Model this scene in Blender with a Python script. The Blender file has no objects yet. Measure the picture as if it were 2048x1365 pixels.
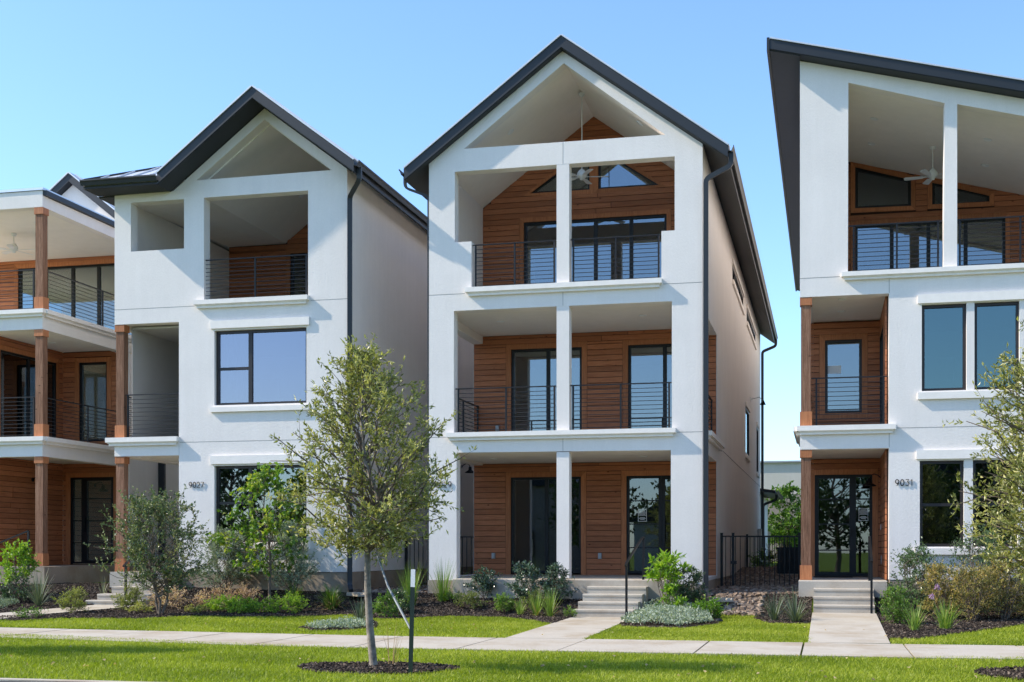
import bpy, bmesh, math, random
import numpy as np
from mathutils import Vector, Matrix
from mathutils.geometry import tessellate_polygon

sc = bpy.context.scene
C = sc.collection
rad = math.radians

# ------------------------------------------------------------------ camera
YAW = 13.6
cd = bpy.data.cameras.new('camera'); cam = bpy.data.objects.new('camera', cd); C.objects.link(cam)
cam.location = (0, 0, 1.40); cam.rotation_euler = (rad(90), 0, rad(YAW))
cd.sensor_width = 36; cd.lens = 2600/2048*36; cd.shift_y = (1100.8-682.5)/2048
cd.clip_start = 0.1; cd.clip_end = 3000
sc.camera = cam

# ------------------------------------------------------------------ sky, sun, exposure
SUN_EL, SUN_AZ = 40.0, 14.0      # azimuth: the light comes from the left, a little in front of the houses
W = bpy.data.worlds.new('World'); sc.world = W; W.use_nodes = True
wn = W.node_tree; wn.nodes.clear()
sky = wn.nodes.new('ShaderNodeTexSky'); sky.sky_type = 'NISHITA'; sky.sun_disc = False
sky.sun_elevation = rad(SUN_EL); sky.sun_rotation = rad(-(90+SUN_AZ)); sky.air_density = 1.0; sky.dust_density = 0.5; sky.ozone_density = 2.6
bg = wn.nodes.new('ShaderNodeBackground'); bg.inputs['Strength'].default_value = 0.15
wo = wn.nodes.new('ShaderNodeOutputWorld')
tn = wn.nodes.new('ShaderNodeMix'); tn.data_type = 'RGBA'; tn.blend_type = 'MULTIPLY'; tn.inputs[0].default_value = 1
tn.inputs[7].default_value = (0.83, 0.965, 1.12, 1)      # white balance of the whole sky
wn.links.new(sky.outputs[0], tn.inputs[6]); wn.links.new(tn.outputs[2], bg.inputs[0]); wn.links.new(bg.outputs[0], wo.inputs[0])
ld = bpy.data.lights.new('sun', 'SUN'); ld.energy = 3.3; ld.angle = rad(0.8); ld.color = (1.0, 0.91, 0.77)
sun = bpy.data.objects.new('sun', ld); C.objects.link(sun)
sdir = Vector((math.cos(rad(SUN_AZ))*math.cos(rad(SUN_EL)), math.sin(rad(SUN_AZ))*math.cos(rad(SUN_EL)), -math.sin(rad(SUN_EL))))
sun.rotation_euler = sdir.to_track_quat('-Z', 'Y').to_euler()
sc.view_settings.view_transform = 'Standard'; sc.view_settings.look = 'None'
sc.view_settings.gamma = 1; sc.view_settings.use_curve_mapping = False
sc.view_settings.exposure = 0.90
sc.cycles.max_bounces = 10; sc.cycles.diffuse_bounces = 9; sc.cycles.glossy_bounces = 4
sc.cycles.transparent_max_bounces = 16; sc.cycles.transmission_bounces = 4
sc.cycles.use_denoising = True

# ------------------------------------------------------------------ materials
def new_mat(name):
    m = bpy.data.materials.new(name); m.use_nodes = True
    nt = m.node_tree; b = nt.nodes['Principled BSDF']
    return m, nt, b
def N(nt, t, **kw):
    n = nt.nodes.new(t)
    for k, v in kw.items():
        if hasattr(n, k): setattr(n, k, v)
        else: n.inputs[k].default_value = v
    return n
def L(nt, a, b): nt.links.new(a, b)
def ramp(nt, fac, cols):
    r = nt.nodes.new('ShaderNodeValToRGB')
    els = r.color_ramp.elements
    while len(els) < len(cols): els.new(0.5)
    for e, (p, c) in zip(els, cols): e.position = p; e.color = (*c, 1)
    L(nt, fac, r.inputs[0]); return r.outputs[0]
def mixc(nt, f, a, b, mode='MIX'):
    m = nt.nodes.new('ShaderNodeMix'); m.data_type = 'RGBA'; m.blend_type = mode
    for k, v in ((0, f), (6, a), (7, b)):
        if hasattr(v, 'links') or isinstance(v, bpy.types.NodeSocket): L(nt, v, m.inputs[k])
        else: m.inputs[k].default_value = v if k == 0 else (*v, 1)
    return m.outputs[2]
def pos(nt, scale=(1, 1, 1), rnd=False):
    g = nt.nodes.new('ShaderNodeNewGeometry')
    mp = nt.nodes.new('ShaderNodeMapping'); mp.inputs['Scale'].default_value = scale
    L(nt, g.outputs['Position'], mp.inputs['Vector'])
    if rnd:
        oi = nt.nodes.new('ShaderNodeObjectInfo')
        ml = nt.nodes.new('ShaderNodeVectorMath'); ml.operation = 'SCALE'
        ml.inputs[0].default_value = (31, 17, 53); L(nt, oi.outputs['Random'], ml.inputs['Scale'])
        L(nt, ml.outputs[0], mp.inputs['Location'])
    return mp.outputs[0]
def noise(nt, vec, scale, detail=4, rough=.55, out='Fac'):
    n = nt.nodes.new('ShaderNodeTexNoise'); n.inputs['Scale'].default_value = scale
    n.inputs['Detail'].default_value = detail; n.inputs['Roughness'].default_value = rough
    L(nt, vec, n.inputs['Vector']); return n.outputs[out]
def bump(nt, b, h, strength, dist=.01):
    bp = nt.nodes.new('ShaderNodeBump'); bp.inputs['Strength'].default_value = strength
    bp.inputs['Distance'].default_value = dist
    L(nt, h, bp.inputs['Height']); L(nt, bp.outputs[0], b.inputs['Normal'])

def stucco_mat(name, col, bs=.5):
    m, nt, b = new_mat(name); p = pos(nt)
    big = noise(nt, p, .9, 5, .6)
    c1 = ramp(nt, big, [(.3, tuple(x*.93 for x in col)), (.7, col)])
    fine = noise(nt, p, 28, 5, .7)
    c2 = mixc(nt, .10, c1, ramp(nt, fine, [(.35, tuple(x*.6 for x in col)), (.65, col)]))
    streak = noise(nt, pos(nt, (3.5, 3.5, .25)), 1.6, 4, .6)
    c3 = mixc(nt, .05, c2, ramp(nt, streak, [(.45, tuple(x*a for x, a in zip(col, (.62, .6, .55)))), (.6, col)]))
    L(nt, c3, b.inputs['Base Color'])
    b.inputs['Roughness'].default_value = .93; b.inputs['Specular IOR Level'].default_value = .2
    bump(nt, b, noise(nt, p, 22, 6, .75), bs, .02)
    return m
def plain(name, col, rough=.6, metal=0, spec=.5, var=.12, vs=3, bmp=0):
    m, nt, b = new_mat(name); p = pos(nt)
    L(nt, ramp(nt, noise(nt, p, vs, 6, .65), [(.3, tuple(x*(1-var) for x in col)), (.7, tuple(min(1, x*(1+var)) for x in col))]), b.inputs['Base Color'])
    b.inputs['Roughness'].default_value = rough; b.inputs['Metallic'].default_value = metal
    b.inputs['Specular IOR Level'].default_value = spec
    if bmp: bump(nt, b, noise(nt, p, 40, 5, .7), bmp, .01)
    return m
def wood_mat(name, dark, mid, light, stretch, knots=True, rough=.55):
    m, nt, b = new_mat(name)
    p = pos(nt, stretch, True)
    w = noise(nt, p, 5.5, 8, .68)
    c = ramp(nt, w, [(.28, dark), (.48, mid), (.72, light)])
    fine = noise(nt, pos(nt, tuple(s*2.2 for s in stretch), True), 22, 4, .7)
    c = mixc(nt, .28, c, ramp(nt, fine, [(.35, dark), (.65, light)]))
    oi = nt.nodes.new('ShaderNodeObjectInfo')
    tone = ramp(nt, oi.outputs['Random'], [(0, (.80, .77, .73)), (.5, (.98, .96, .94)), (1, (1.15, 1.14, 1.12))])
    c = mixc(nt, 1.0, c, tone, 'MULTIPLY')
    if knots:
        v = nt.nodes.new('ShaderNodeTexVoronoi'); v.inputs['Scale'].default_value = 2.6
        L(nt, pos(nt, (1, 1, 1.8), True), v.inputs['Vector'])
        k = ramp(nt, v.outputs['Distance'], [(.03, (.12, .08, .06)), (.10, (1, 1, 1))])
        c = mixc(nt, .8, c, k, 'MULTIPLY')
    L(nt, c, b.inputs['Base Color']); b.inputs['Roughness'].default_value = rough
    b.inputs['Specular IOR Level'].default_value = .3
    bump(nt, b, w, .25, .01)
    return m

M = {}
M['stucco'] = stucco_mat('white_stucco', (.86, .80, .745), .32)
M['stucco_far'] = stucco_mat('pale_stucco', (.62, .58, .52))
M['ceiling'] = plain('soffit_board', (.86, .80, .71), .9, var=.03, spec=.2)
M['trim'] = plain('cast_stone_trim', (.86, .80, .735), .85, var=.05, vs=6, spec=.25)
M['wood'] = wood_mat('cedar_siding', (.23, .078, .034), (.42, .152, .066), (.54, .225, .105), (.55, .55, 9))
M['woodv'] = wood_mat('cedar_trim', (.26, .090, .036), (.46, .170, .068), (.58, .25, .11), (8, 8, .5), False)
M['post'] = wood_mat('rough_cedar_post', (.05, .022, .012), (.21, .095, .052), (.44, .26, .17), (9, 9, .45), True, .85)
M['wood_back'] = plain('siding_gap', (.05, .02, .01), .9)
M['metal_dark'] = plain('charcoal_metal', (.017, .020, .024), .5, .0, var=.08)
M['soffit_dark'] = plain('charcoal_soffit', (.022, .026, .032), .7, var=.08)
M['roof'] = plain('galvanised_roof', (.62, .64, .66), .45, .35, var=.06)
M['black'] = plain('black_steel', (.012, .013, .015), .42, .4, var=.1)
M['rail'] = plain('bronze_black_steel', (.022, .020, .020), .45, .5, var=.1)
M['bronze'] = plain('bronze_window_frame', (.030, .024, .023), .4, .3, var=.1)
M['joint'] = plain('control_joint', (.30, .29, .27), .9)
M['flash'] = plain('drip_edge', (.62, .63, .64), .35, .7, var=.04)
M['fan'] = plain('white_fan', (.72, .73, .70), .4)
M['wallint'] = plain('interior_paint', (.42, .40, .37), .9, var=.03)
M['floorint'] = plain('interior_floor', (.20, .15, .11), .6)
M['grey'] = plain('galvanised_box', (.38, .38, .37), .45, .6)
M['white'] = plain('white_plastic', (.8, .8, .78), .5, var=.02)
M['green_metal'] = plain('green_stake_paint', (.006, .022, .014), .5)
M['silver'] = plain('brace_metal', (.20, .22, .22), .6, .1)
M['mat'] = plain('rubber_mat', (.02, .02, .022), .9)

def concrete(name, col, stain=(.45, .40, .34), sf=.5, dirt=.35):
    m, nt, b = new_mat(name); p = pos(nt)
    c = ramp(nt, noise(nt, p, 1.3, 7, .65), [(.3, tuple(x*.86 for x in col)), (.68, col)])
    c = mixc(nt, .22, c, ramp(nt, noise(nt, p, 45, 3, .7), [(.35, tuple(x*.62 for x in col)), (.62, col)]))
    f = ramp(nt, noise(nt, p, .8, 6, .7), [(sf, (0, 0, 0)), (sf+.2, (dirt, dirt, dirt))])
    c = mixc(nt, f, c, tuple(a*b_ for a, b_ in zip(col, stain)))
    L(nt, c, b.inputs['Base Color']); b.inputs['Roughness'].default_value = .92; b.inputs['Specular IOR Level'].default_value = .2
    bump(nt, b, noise(nt, p, 35, 6, .75), .3, .01)
    return m
M['walk'] = concrete('pavement_concrete', (.52, .465, .385), (.68, .60, .50), .46, .8)
M['step'] = concrete('step_concrete', (.52, .47, .395), (.66, .58, .5), .46, .8)
M['found'] = concrete('foundation_concrete', (.42, .345, .265), (.62, .5, .4), .45, .7)
M['asphalt'] = concrete('asphalt', (.055, .055, .056))

def glass_mat(name, tint, refl, base, lo=.10):
    m, nt, b = new_mat(name); nt.nodes.remove(b)
    out = [n for n in nt.nodes if n.type == 'OUTPUT_MATERIAL'][0]
    fr = N(nt, 'ShaderNodeFresnel'); fr.inputs[0].default_value = 1.5
    mr = N(nt, 'ShaderNodeMapRange'); mr.inputs['From Min'].default_value = .04
    mr.inputs['To Min'].default_value = base; mr.inputs['To Max'].default_value = 1
    L(nt, fr.outputs[0], mr.inputs[0])
    tr = N(nt, 'ShaderNodeBsdfTransparent'); tr.inputs[0].default_value = (*tint, 1)
    gl = N(nt, 'ShaderNodeBsdfGlossy'); gl.inputs['Roughness'].default_value = .01; gl.inputs[0].default_value = (*refl, 1)
    bp = nt.nodes.new('ShaderNodeBump'); bp.inputs['Strength'].default_value = .03; bp.inputs['Distance'].default_value = .02
    L(nt, noise(nt, pos(nt), .9, 2), bp.inputs['Height']); L(nt, bp.outputs[0], gl.inputs['Normal'])
    mx = N(nt, 'ShaderNodeMixShader'); L(nt, mr.outputs[0], mx.inputs[0]); L(nt, tr.outputs[0], mx.inputs[1]); L(nt, gl.outputs[0], mx.inputs[2])
    L(nt, mx.outputs[0], out.inputs[0])
    return m
M['glass'] = glass_mat('window_glass', (.50, .56, .54), (.76, .80, .86), .23)
M['glass_cloud_tint'] = glass_mat('coated_cloud_tint_glass', (.45, .50, .52), (.80, .74, .82), .30)  # lilac in the colour stands in for clouds mirrored by the coated pane
M['glass_teal_refl'] = glass_mat('teal_reflection_glass', (.40, .50, .48), (.56, .74, .76), .20)  # the dark teal reflection of these panes is put into the glass colour
M['glass_low'] = glass_mat('door_glass', (.38, .42, .42), (.85, .92, 1.0), .15)
M['glass_teal'] = glass_mat('far_window_glass', (.42, .95, .80), (.7, 1, .9), .05)

def leaf_mat(name, c0, c1, c2, rough=.42, trans=.30, spec=.5):
    m, nt, b = new_mat(name)
    a = N(nt, 'ShaderNodeAttribute', attribute_name='tone')
    c = ramp(nt, a.outputs['Fac'], [(0, c0), (.55, c1), (1, c2)])
    L(nt, c, b.inputs['Base Color']); b.inputs['Roughness'].default_value = rough; b.inputs['Specular IOR Level'].default_value = spec
    out = [n for n in nt.nodes if n.type == 'OUTPUT_MATERIAL'][0]
    t = N(nt, 'ShaderNodeBsdfTranslucent'); L(nt, mixc(nt, 1, c, (1.5, 1.6, .6), 'MULTIPLY'), t.inputs[0])
    mx = N(nt, 'ShaderNodeMixShader'); mx.inputs[0].default_value = trans
    L(nt, b.outputs[0], mx.inputs[1]); L(nt, t.outputs[0], mx.inputs[2]); L(nt, mx.outputs[0], out.inputs[0])
    return m
M['oak'] = leaf_mat('oak_leaf', (.10, .12, .035), (.29, .295, .09), (.62, .56, .24), .36, .30)
M['crepe'] = leaf_mat('myrtle_leaf', (.03, .055, .022), (.14, .20, .075), (.40, .38, .18), .30, .18)
M['redbud'] = leaf_mat('redbud_leaf', (.05, .11, .012), (.15, .27, .03), (.40, .42, .08), .4, .35)
M['sage'] = leaf_mat('sage_leaf', (.10, .14, .085), (.30, .36, .25), (.48, .52, .40), .7, .15)
M['lime'] = leaf_mat('lime_leaf', (.09, .20, .012), (.22, .38, .03), (.42, .52, .07), .35, .35)
M['fresh'] = leaf_mat('fresh_leaf', (.05, .12, .015), (.15, .27, .035), (.33, .42, .08), .42, .28)
M['dark'] = leaf_mat('dark_leaf', (.014, .035, .012), (.05, .10, .038), (.14, .21, .08), .28, .12)
M['laurel'] = leaf_mat('laurel_leaf', (.018, .04, .026), (.06, .11, .06), (.24, .32, .20), .24, .1, .8)
M['yellowish'] = leaf_mat('golden_leaf', (.10, .14, .03), (.24, .27, .07), (.42, .40, .12), .5, .3)
M['pink'] = leaf_mat('pink_leaf', (.22, .12, .09), (.55, .36, .27), (.75, .58, .46), .6, .3)
M['rust'] = leaf_mat('rust_leaf', (.07, .085, .02), (.32, .28, .085), (.60, .42, .14), .45, .28)
M['silver_leaf'] = leaf_mat('silver_leaf', (.14, .19, .12), (.31, .37, .27), (.55, .58, .47), .7, .2)
M['blade'] = leaf_mat('blade_leaf', (.05, .11, .015), (.15, .27, .035), (.36, .44, .10), .45, .3)
M['bladeblue'] = leaf_mat('blue_blade_leaf', (.07, .10, .065), (.16, .20, .13), (.38, .40, .28), .5, .2)
M['dry'] = leaf_mat('dry_leaf', (.25, .16, .08), (.42, .29, .15), (.60, .46, .28), .7, .3)
M['flower'] = leaf_mat('lilac_flower', (.35, .18, .45), (.50, .30, .60), (.65, .45, .70), .6, .3)
M['grass'] = leaf_mat('grass_blade', (.13, .18, .013), (.285, .34, .024), (.46, .47, .085), .5, .35, .3)
M['farleaf'] = leaf_mat('far_leaf', (.02, .045, .012), (.05, .09, .025), (.10, .15, .04), .5, .15)
M['bark'] = plain('pale_bark', (.24, .205, .165), .95, var=.5, vs=11, bmp=1)
M['barkd'] = plain('twig_bark', (.15, .115, .085), .95, var=.3, vs=12)
M['mulch'] = leaf_mat('mulch_chip', (.014, .010, .008), (.055, .040, .030), (.26, .20, .15), .9, 0, .15)
M['mulchbase'] = plain('mulch_soil', (.032, .023, .017), .95, var=.4, vs=20)
M['rock_soil'] = plain('stony_soil', (.13, .10, .075), .95, var=.4, vs=20)
M['rocktone'] = leaf_mat('river_rock', (.10, .07, .048), (.25, .18, .13), (.46, .38, .30), .85, 0, .2)

def ground_mat():
    m, nt, b = new_mat('turf_soil'); p = pos(nt)
    c = ramp(nt, noise(nt, p, .5, 5, .6), [(.35, (.10, .15, .014)), (.65, (.16, .22, .022))])
    c = mixc(nt, .4, c, ramp(nt, noise(nt, p, 35, 4, .7), [(.3, (.04, .06, .01)), (.7, (.16, .22, .03))]))
    L(nt, c, b.inputs['Base Color']); b.inputs['Roughness'].default_value = 1; b.inputs['Specular IOR Level'].default_value = .1
    bump(nt, b, noise(nt, p, 40, 5, .7), .6, .03)
    return m
M['ground'] = ground_mat()

# ------------------------------------------------------------------ object helpers
def link(o, parent=None):
    C.objects.link(o)
    if parent is not None: o.parent = parent
    return o
def thing(name, label, cat, loc=(0, 0, 0), rotz=0, group=None):
    o = bpy.data.objects.new(name, None); link(o); o.location = loc; o.rotation_euler = (0, 0, rotz)
    o['label'] = label; o['category'] = cat
    if group: o['group'] = group
    o.empty_display_size = .2
    return o
def tag(o, label=None, cat=None, group=None, kind=None):
    for k, v in (('label', label), ('category', cat), ('group', group), ('kind', kind)):
        if v: o[k] = v
    return o
class MB:
    def __init__(s): s.v = []; s.f = []
    def box(s, x0, x1, y0, y1, z0, z1):
        b = len(s.v)
        s.v += [(x, y, z) for x in (x0, x1) for y in (y0, y1) for z in (z0, z1)]
        s.f += [tuple(b+i for i in q) for q in ((0, 1, 3, 2), (4, 6, 7, 5), (0, 4, 5, 1), (2, 3, 7, 6), (0, 2, 6, 4), (1, 5, 7, 3))]
        return s
    def prism(s, loops, a0, a1, axis='y'):
        """extrude a 2D polygon (first loop outer, the rest holes) between a0 and a1 along axis"""
        def P(p, a):
            if axis == 'y': return (p[0], a, p[1])
            if axis == 'x': return (a, p[0], p[1])
            return (p[0], p[1], a)
        pts = [p for l in loops for p in l]; n = len(pts); b = len(s.v)
        tris = tessellate_polygon([[Vector((p[0], p[1], 0)) for p in l] for l in loops])
        s.v += [P(p, a0) for p in pts] + [P(p, a1) for p in pts]
        for t in tris:
            s.f.append(tuple(b+i for i in t)); s.f.append(tuple(b+n+i for i in reversed(t)))
        k = 0
        for l in loops:
            m = len(l)
            for i in range(m):
                j = (i+1) % m; s.f.append((b+k+i, b+k+j, b+n+k+j, b+n+k+i))
            k += m
        return s
    def tube(s, pts, r, n=6, square=None, cap=True):
        """sweep along pts; r number or list; square=(w,d) gives a rectangular section"""
        pts = [Vector(p) for p in pts]; rr = r if isinstance(r, (list, tuple)) else [r]*len(pts)
        b = len(s.v); up = Vector((0, 0, 1)); px_ = None
        for i, p in enumerate(pts):
            d = (pts[min(i+1, len(pts)-1)]-pts[max(i-1, 0)]).normalized()
            if px_ is None:
                x = d.cross(up)
                x = Vector((1, 0, 0)) if x.length < 2e-2 else x.normalized()
                if not square and abs(d.z) > .9: x = (Vector((1, 0, 0))-d*d.x).normalized()
            else:
                x = px_-d*px_.dot(d)
                x = x.normalized() if x.length > 1e-3 else px_
            px_ = x
            y = x.cross(d).normalized()
            if square:
                w, h = square
                for sx, sy in ((-1, -1), (1, -1), (1, 1), (-1, 1)): s.v.append(tuple(p+x*sx*w/2+y*sy*h/2))
            else:
                for k in range(n):
                    a = 2*math.pi*k/n; s.v.append(tuple(p+(x*math.cos(a)+y*math.sin(a))*rr[i]))
        m = 4 if square else n
        for i in range(len(pts)-1):
            for k in range(m):
                k2 = (k+1) % m
                s.f.append((b+i*m+k, b+i*m+k2, b+(i+1)*m+k2, b+(i+1)*m+k))
        if cap:
            s.f.append(tuple(b+k for k in range(m))[::-1]); s.f.append(tuple(b+(len(pts)-1)*m+k for k in range(m)))
        return s
    def lathe(s, prof, c=(0, 0, 0), n=16):
        b = len(s.v)
        for r, z in prof:
            for k in range(n):
                a = 2*math.pi*k/n; s.v.append((c[0]+r*math.cos(a), c[1]+r*math.sin(a), c[2]+z))
        for i in range(len(prof)-1):
            for k in range(n):
                k2 = (k+1) % n; s.f.append((b+i*n+k, b+i*n+k2, b+(i+1)*n+k2, b+(i+1)*n+k))
        return s
    def build(s, name, mat, parent=None, smooth=False, loc=None):
        me = bpy.data.meshes.new(name); me.from_pydata(s.v, [], s.f)
        bm = bmesh.new(); bm.from_mesh(me); bmesh.ops.recalc_face_normals(bm, faces=bm.faces); bm.to_mesh(me); bm.free()
        me.materials.append(M[mat] if isinstance(mat, str) else mat)
        if smooth: me.shade_smooth()
        o = bpy.data.objects.new(name, me); link(o, parent)
        if loc: o.location = loc
        return o
_cube = {}
def cube(name, mat, parent, x0, x1, y0, y1, z0, z1):
    if mat not in _cube:
        mb = MB().box(-.5, .5, -.5, .5, -.5, .5); o = mb.build('piece', mat); _cube[mat] = o.data; bpy.data.objects.remove(o)
    o = bpy.data.objects.new(name, _cube[mat]); link(o, parent)
    o.location = ((x0+x1)/2, (y0+y1)/2, (z0+z1)/2); o.scale = (x1-x0, y1-y0, z1-z0)
    return o

# ------------------------------------------------------------------ house parts (local frame: x along the facade, y into the house, z up)
def window(h, u0, u1, z0, z1, w, mull=(), trans=(), name='window', glass='glass', fw=.06, axis='y', poly=None, mat='bronze'):
    """frame ring with bars; panes behind; axis 'y' faces the street, 'x' faces sideways"""
    def P(a, b): return (a, b)
    if poly:
        cx = sum(p[0] for p in poly)/len(poly); cz = sum(p[1] for p in poly)/len(poly)
        inner = [(p[0]+(cx-p[0])*.10, p[1]+(cz-p[1])*.14) for p in poly]
        fr = MB().prism([poly, inner], w, w+.09, axis)
        o = fr.build(name, mat, h); MB().prism([inner], w+.04, w+.05, axis).build('pane', glass, o); return o
    mb = MB().prism([[(u0, z0), (u1, z0), (u1, z1), (u0, z1)], [(u0+fw, z0+fw), (u1-fw, z0+fw), (u1-fw, z1-fw), (u0+fw, z1-fw)]], w, w+.10, axis)
    o = mb.build(name, mat, h)
    us = [u0+fw] + [m for m in mull] + [u1-fw]
    for m in mull:
        if axis == 'y': cube('mullion', mat, o, m-.045, m+.045, w+.012, w+.09, z0+fw, z1-fw)
        else: cube('mullion', mat, o, w+.012, w+.09, m-.045, m+.045, z0+fw, z1-fw)
    for i in range(len(us)-1):
        a = us[i]+(.045 if i else 0); b = us[i+1]-(.045 if i < len(us)-2 else 0)
        tz = [t[1] for t in trans if t[0] == i]
        zs = [z0+fw]+sorted(tz)+[z1-fw]
        for j, t in enumerate(sorted(tz)):
            th = .03 if len(tz) == 1 else .014
            if axis == 'y': cube('glazing_bar', mat, o, a, b, w+.014, w+.085, t-th, t+th)
            else: cube('glazing_bar', mat, o, w+.014, w+.085, a, b, t-th, t+th)
        for j in range(len(zs)-1):
            if axis == 'y': cube('pane', glass, o, a+.002, b-.002, w+.05, w+.06, zs[j]+.002, zs[j+1]-.002)
            else: cube('pane', glass, o, w+.05, w+.06, a+.002, b-.002, zs[j]+.002, zs[j+1]-.002)
    return o

BOARD = .135
def wood_wall(h, loop, w, openings, axis='y', sgn=-1, trimw=.13, edge=True, label=None):
    """horizontal cedar boards over a dark backing; loop = outline polygon (u,z), openings = polygons with a cedar trim round them.
    sgn: the side on which the boards lie"""
    o = MB().prism([loop]+[list(q) for q in openings], w, w-sgn*.12, axis).build('wood_wall', 'wood_back', h)
    def spans(z):
        out = []
        def cross(poly):
            xs = []
            n = len(poly)
            for i in range(n):
                (a, b), (c, d) = poly[i], poly[(i+1) % n]
                if (b <= z < d) or (d <= z < b): xs.append(a+(c-a)*(z-b)/(d-b))
            return sorted(xs)
        x = cross(loop)
        iv = [(x[i], x[i+1]) for i in range(0, len(x)-1, 2)]
        for q in openings:
            g = grow(q, trimw)
            cx = cross(g)
            if len(cx) >= 2:
                a0, a1 = cx[0], cx[-1]; new = []
                for (s, e) in iv:
                    if a1 <= s or a0 >= e: new.append((s, e)); continue
                    if a0 > s: new.append((s, a0))
                    if a1 < e: new.append((a1, e))
                iv = new
        return iv
    z0 = min(p[1] for p in loop); z1 = max(p[1] for p in loop)
    z = z0
    y0, y1 = (w, w+sgn*.026)
    brk = []
    for q in openings:
        g = grow(q, trimw)
        for i in range(len(g)):
            if abs(g[i][1]-g[(i+1) % len(g)][1]) < 1e-3: brk.append(g[i][1])
    while z < z1-.02:
        zt = min(z+BOARD, z1)
        cut = [b for b in brk if z+.02 < b < zt-.02]
        if cut: zt = min(cut)
        lo, hi = spans(z+.004), spans(zt-.004)
        if len(lo) != len(hi) or any(abs(a[0]-b[0]) > 1.2 or abs(a[1]-b[1]) > 1.2 for a, b in zip(lo, hi)):
            hi = lo = spans((z+zt)/2)
        for (a, b), (c, d) in zip(lo, hi):
            if b-a < .03 and d-c < .03: continue
            rect = abs(a-c) < 1e-4 and abs(b-d) < 1e-4
            jit = random.uniform(0, .004)*sgn
            # long runs are two boards butted at a random place
            cuts = [(a, b, c, d)]
            if rect and b-a > 2.6:
                m = a+(b-a)*random.uniform(.3, .7); cuts = [(a, m-.003, a, m-.003), (m+.003, b, m+.003, b)]
            for (a_, b_, c_, d_) in cuts:
                if rect:
                    ya, yb = sorted((y0, y1+jit))
                    if axis == 'y': cube('siding_board', 'wood', o, a_+.003, b_-.003, ya, yb, z+.003, zt-.011)
                    else: cube('siding_board', 'wood', o, ya, yb, a_+.003, b_-.003, z+.003, zt-.011)
                else:
                    MB().prism([[(a_, z+.003), (b_, z+.003), (d_, zt-.011), (c_, zt-.011)]], y0, y1+jit, axis).build('siding_board', 'wood', o)
        z = zt
    for q in openings:
        g = grow(q, trimw-.004); n = len(q)
        for i in range(n):
            j = (i+1) % n
            if q[i][1] < z0+.03 and q[j][1] < z0+.03: continue
            MB().prism([[q[i], q[j], g[j], g[i]]], w, w+sgn*.034, axis).build('trim_board', 'woodv', o)
    return o
def grow(poly, d):
    """offset polygon outward by d, kept flat at a sill that stands on the floor"""
    n = len(poly); A = sum(poly[i][0]*poly[(i+1) % n][1]-poly[(i+1) % n][0]*poly[i][1] for i in range(n))
    s = 1 if A > 0 else -1; out = []
    for i in range(n):
        p0, p1, p2 = Vector(poly[i-1]), Vector(poly[i]), Vector(poly[(i+1) % n])
        d1 = (p1-p0).normalized(); d2 = (p2-p1).normalized()
        n1 = Vector((d1.y, -d1.x))*s; n2 = Vector((d2.y, -d2.x))*s
        bis = (n1+n2); k = d/max(.35, (1+n1.dot(n2)))
        q = p1+bis*k; out.append((q.x, q.y))
    return out
def R(u0, u1, z0, z1): return [(u0, z0), (u1, z0), (u1, z1), (u0, z1)]

def railing(h, p0, p1, z0, z1, nb=10, posts=None):
    """posts and top bar as one frame, thin bars as sub-parts; p0,p1 = (u,w)"""
    d = Vector((p1[0]-p0[0], p1[1]-p0[1], 0)); Ln = d.length; d.normalize(); nrm = Vector((-d.y, d.x, 0))
    def bar(mb, s0, s1, za, zb, t):
        a = Vector((p0[0], p0[1], 0))+d*s0; b = Vector((p0[0], p0[1], 0))+d*s1
        if abs(d.x) > .5: mb.box(min(a.x, b.x), max(a.x, b.x), a.y-t/2, a.y+t/2, za, zb)
        else: mb.box(a.x-t/2, a.x+t/2, min(a.y, b.y), max(a.y, b.y), za, zb)
    mb = MB(); bar(mb, 0, Ln, z1-.022, z1, .05)
    posts = posts or [.06, Ln/2, Ln-.06]
    for s in posts: bar(mb, s-.018, s+.018, z0, z1-.022, .036)
    o = mb.build('railing', 'rail', h)
    for i in range(nb):
        z = z0+.05+(z1-z0-.10)*(i)/(nb-.3)
        a = Vector((p0[0], p0[1], 0))+d*.06; b = Vector((p0[0], p0[1], 0))+d*(Ln-.06)
        t = .006
        if abs(d.x) > .5: cube('rail_bar', 'rail', o, min(a.x, b.x), max(a.x, b.x), a.y-t, a.y+t, z-.006, z+.006)
        else: cube('rail_bar', 'rail', o, a.x-t, a.x+t, min(a.y, b.y), max(a.y, b.y), z-.006, z+.006)
    return o
def ledge(h, u0, u1, z0, z1, y=0, axis='y', sgn=-1, name='ledge'):
    """stepped balcony moulding on the face at y"""
    mb = MB(); t = z1-z0
    steps = ((0, .30, .075), (.30, .42, .10), (.42, 1, .135))
    for a, b, p in steps:
        e = .10-(.135-p)
        lo, hi = sorted((y+sgn*p, y))
        if axis == 'y': mb.box(u0-e+.1, u1+e-.1, lo, hi, z0+t*a, z0+t*b)
        else: mb.box(lo, hi, u0-e+.1, u1+e-.1, z0+t*a, z0+t*b)
    return mb.build(name, 'trim', h)
def post(h, u, w, z0, z1, cap=True, base=True, s=.20):
    mb = MB().box(u, u+s, w, w+s, z0, z1)
    o = mb.build('porch_post', 'post', h)
    e = .022
    if cap: cube('post_cap', 'woodv', o, u-e, u+s+e, w-e, w+s+e, z1-.16, z1-.002)
    if base: cube('post_base', 'woodv', o, u-e, u+s+e, w-e, w+s+e, z0+.001, z0+.30)
    return o
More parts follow.
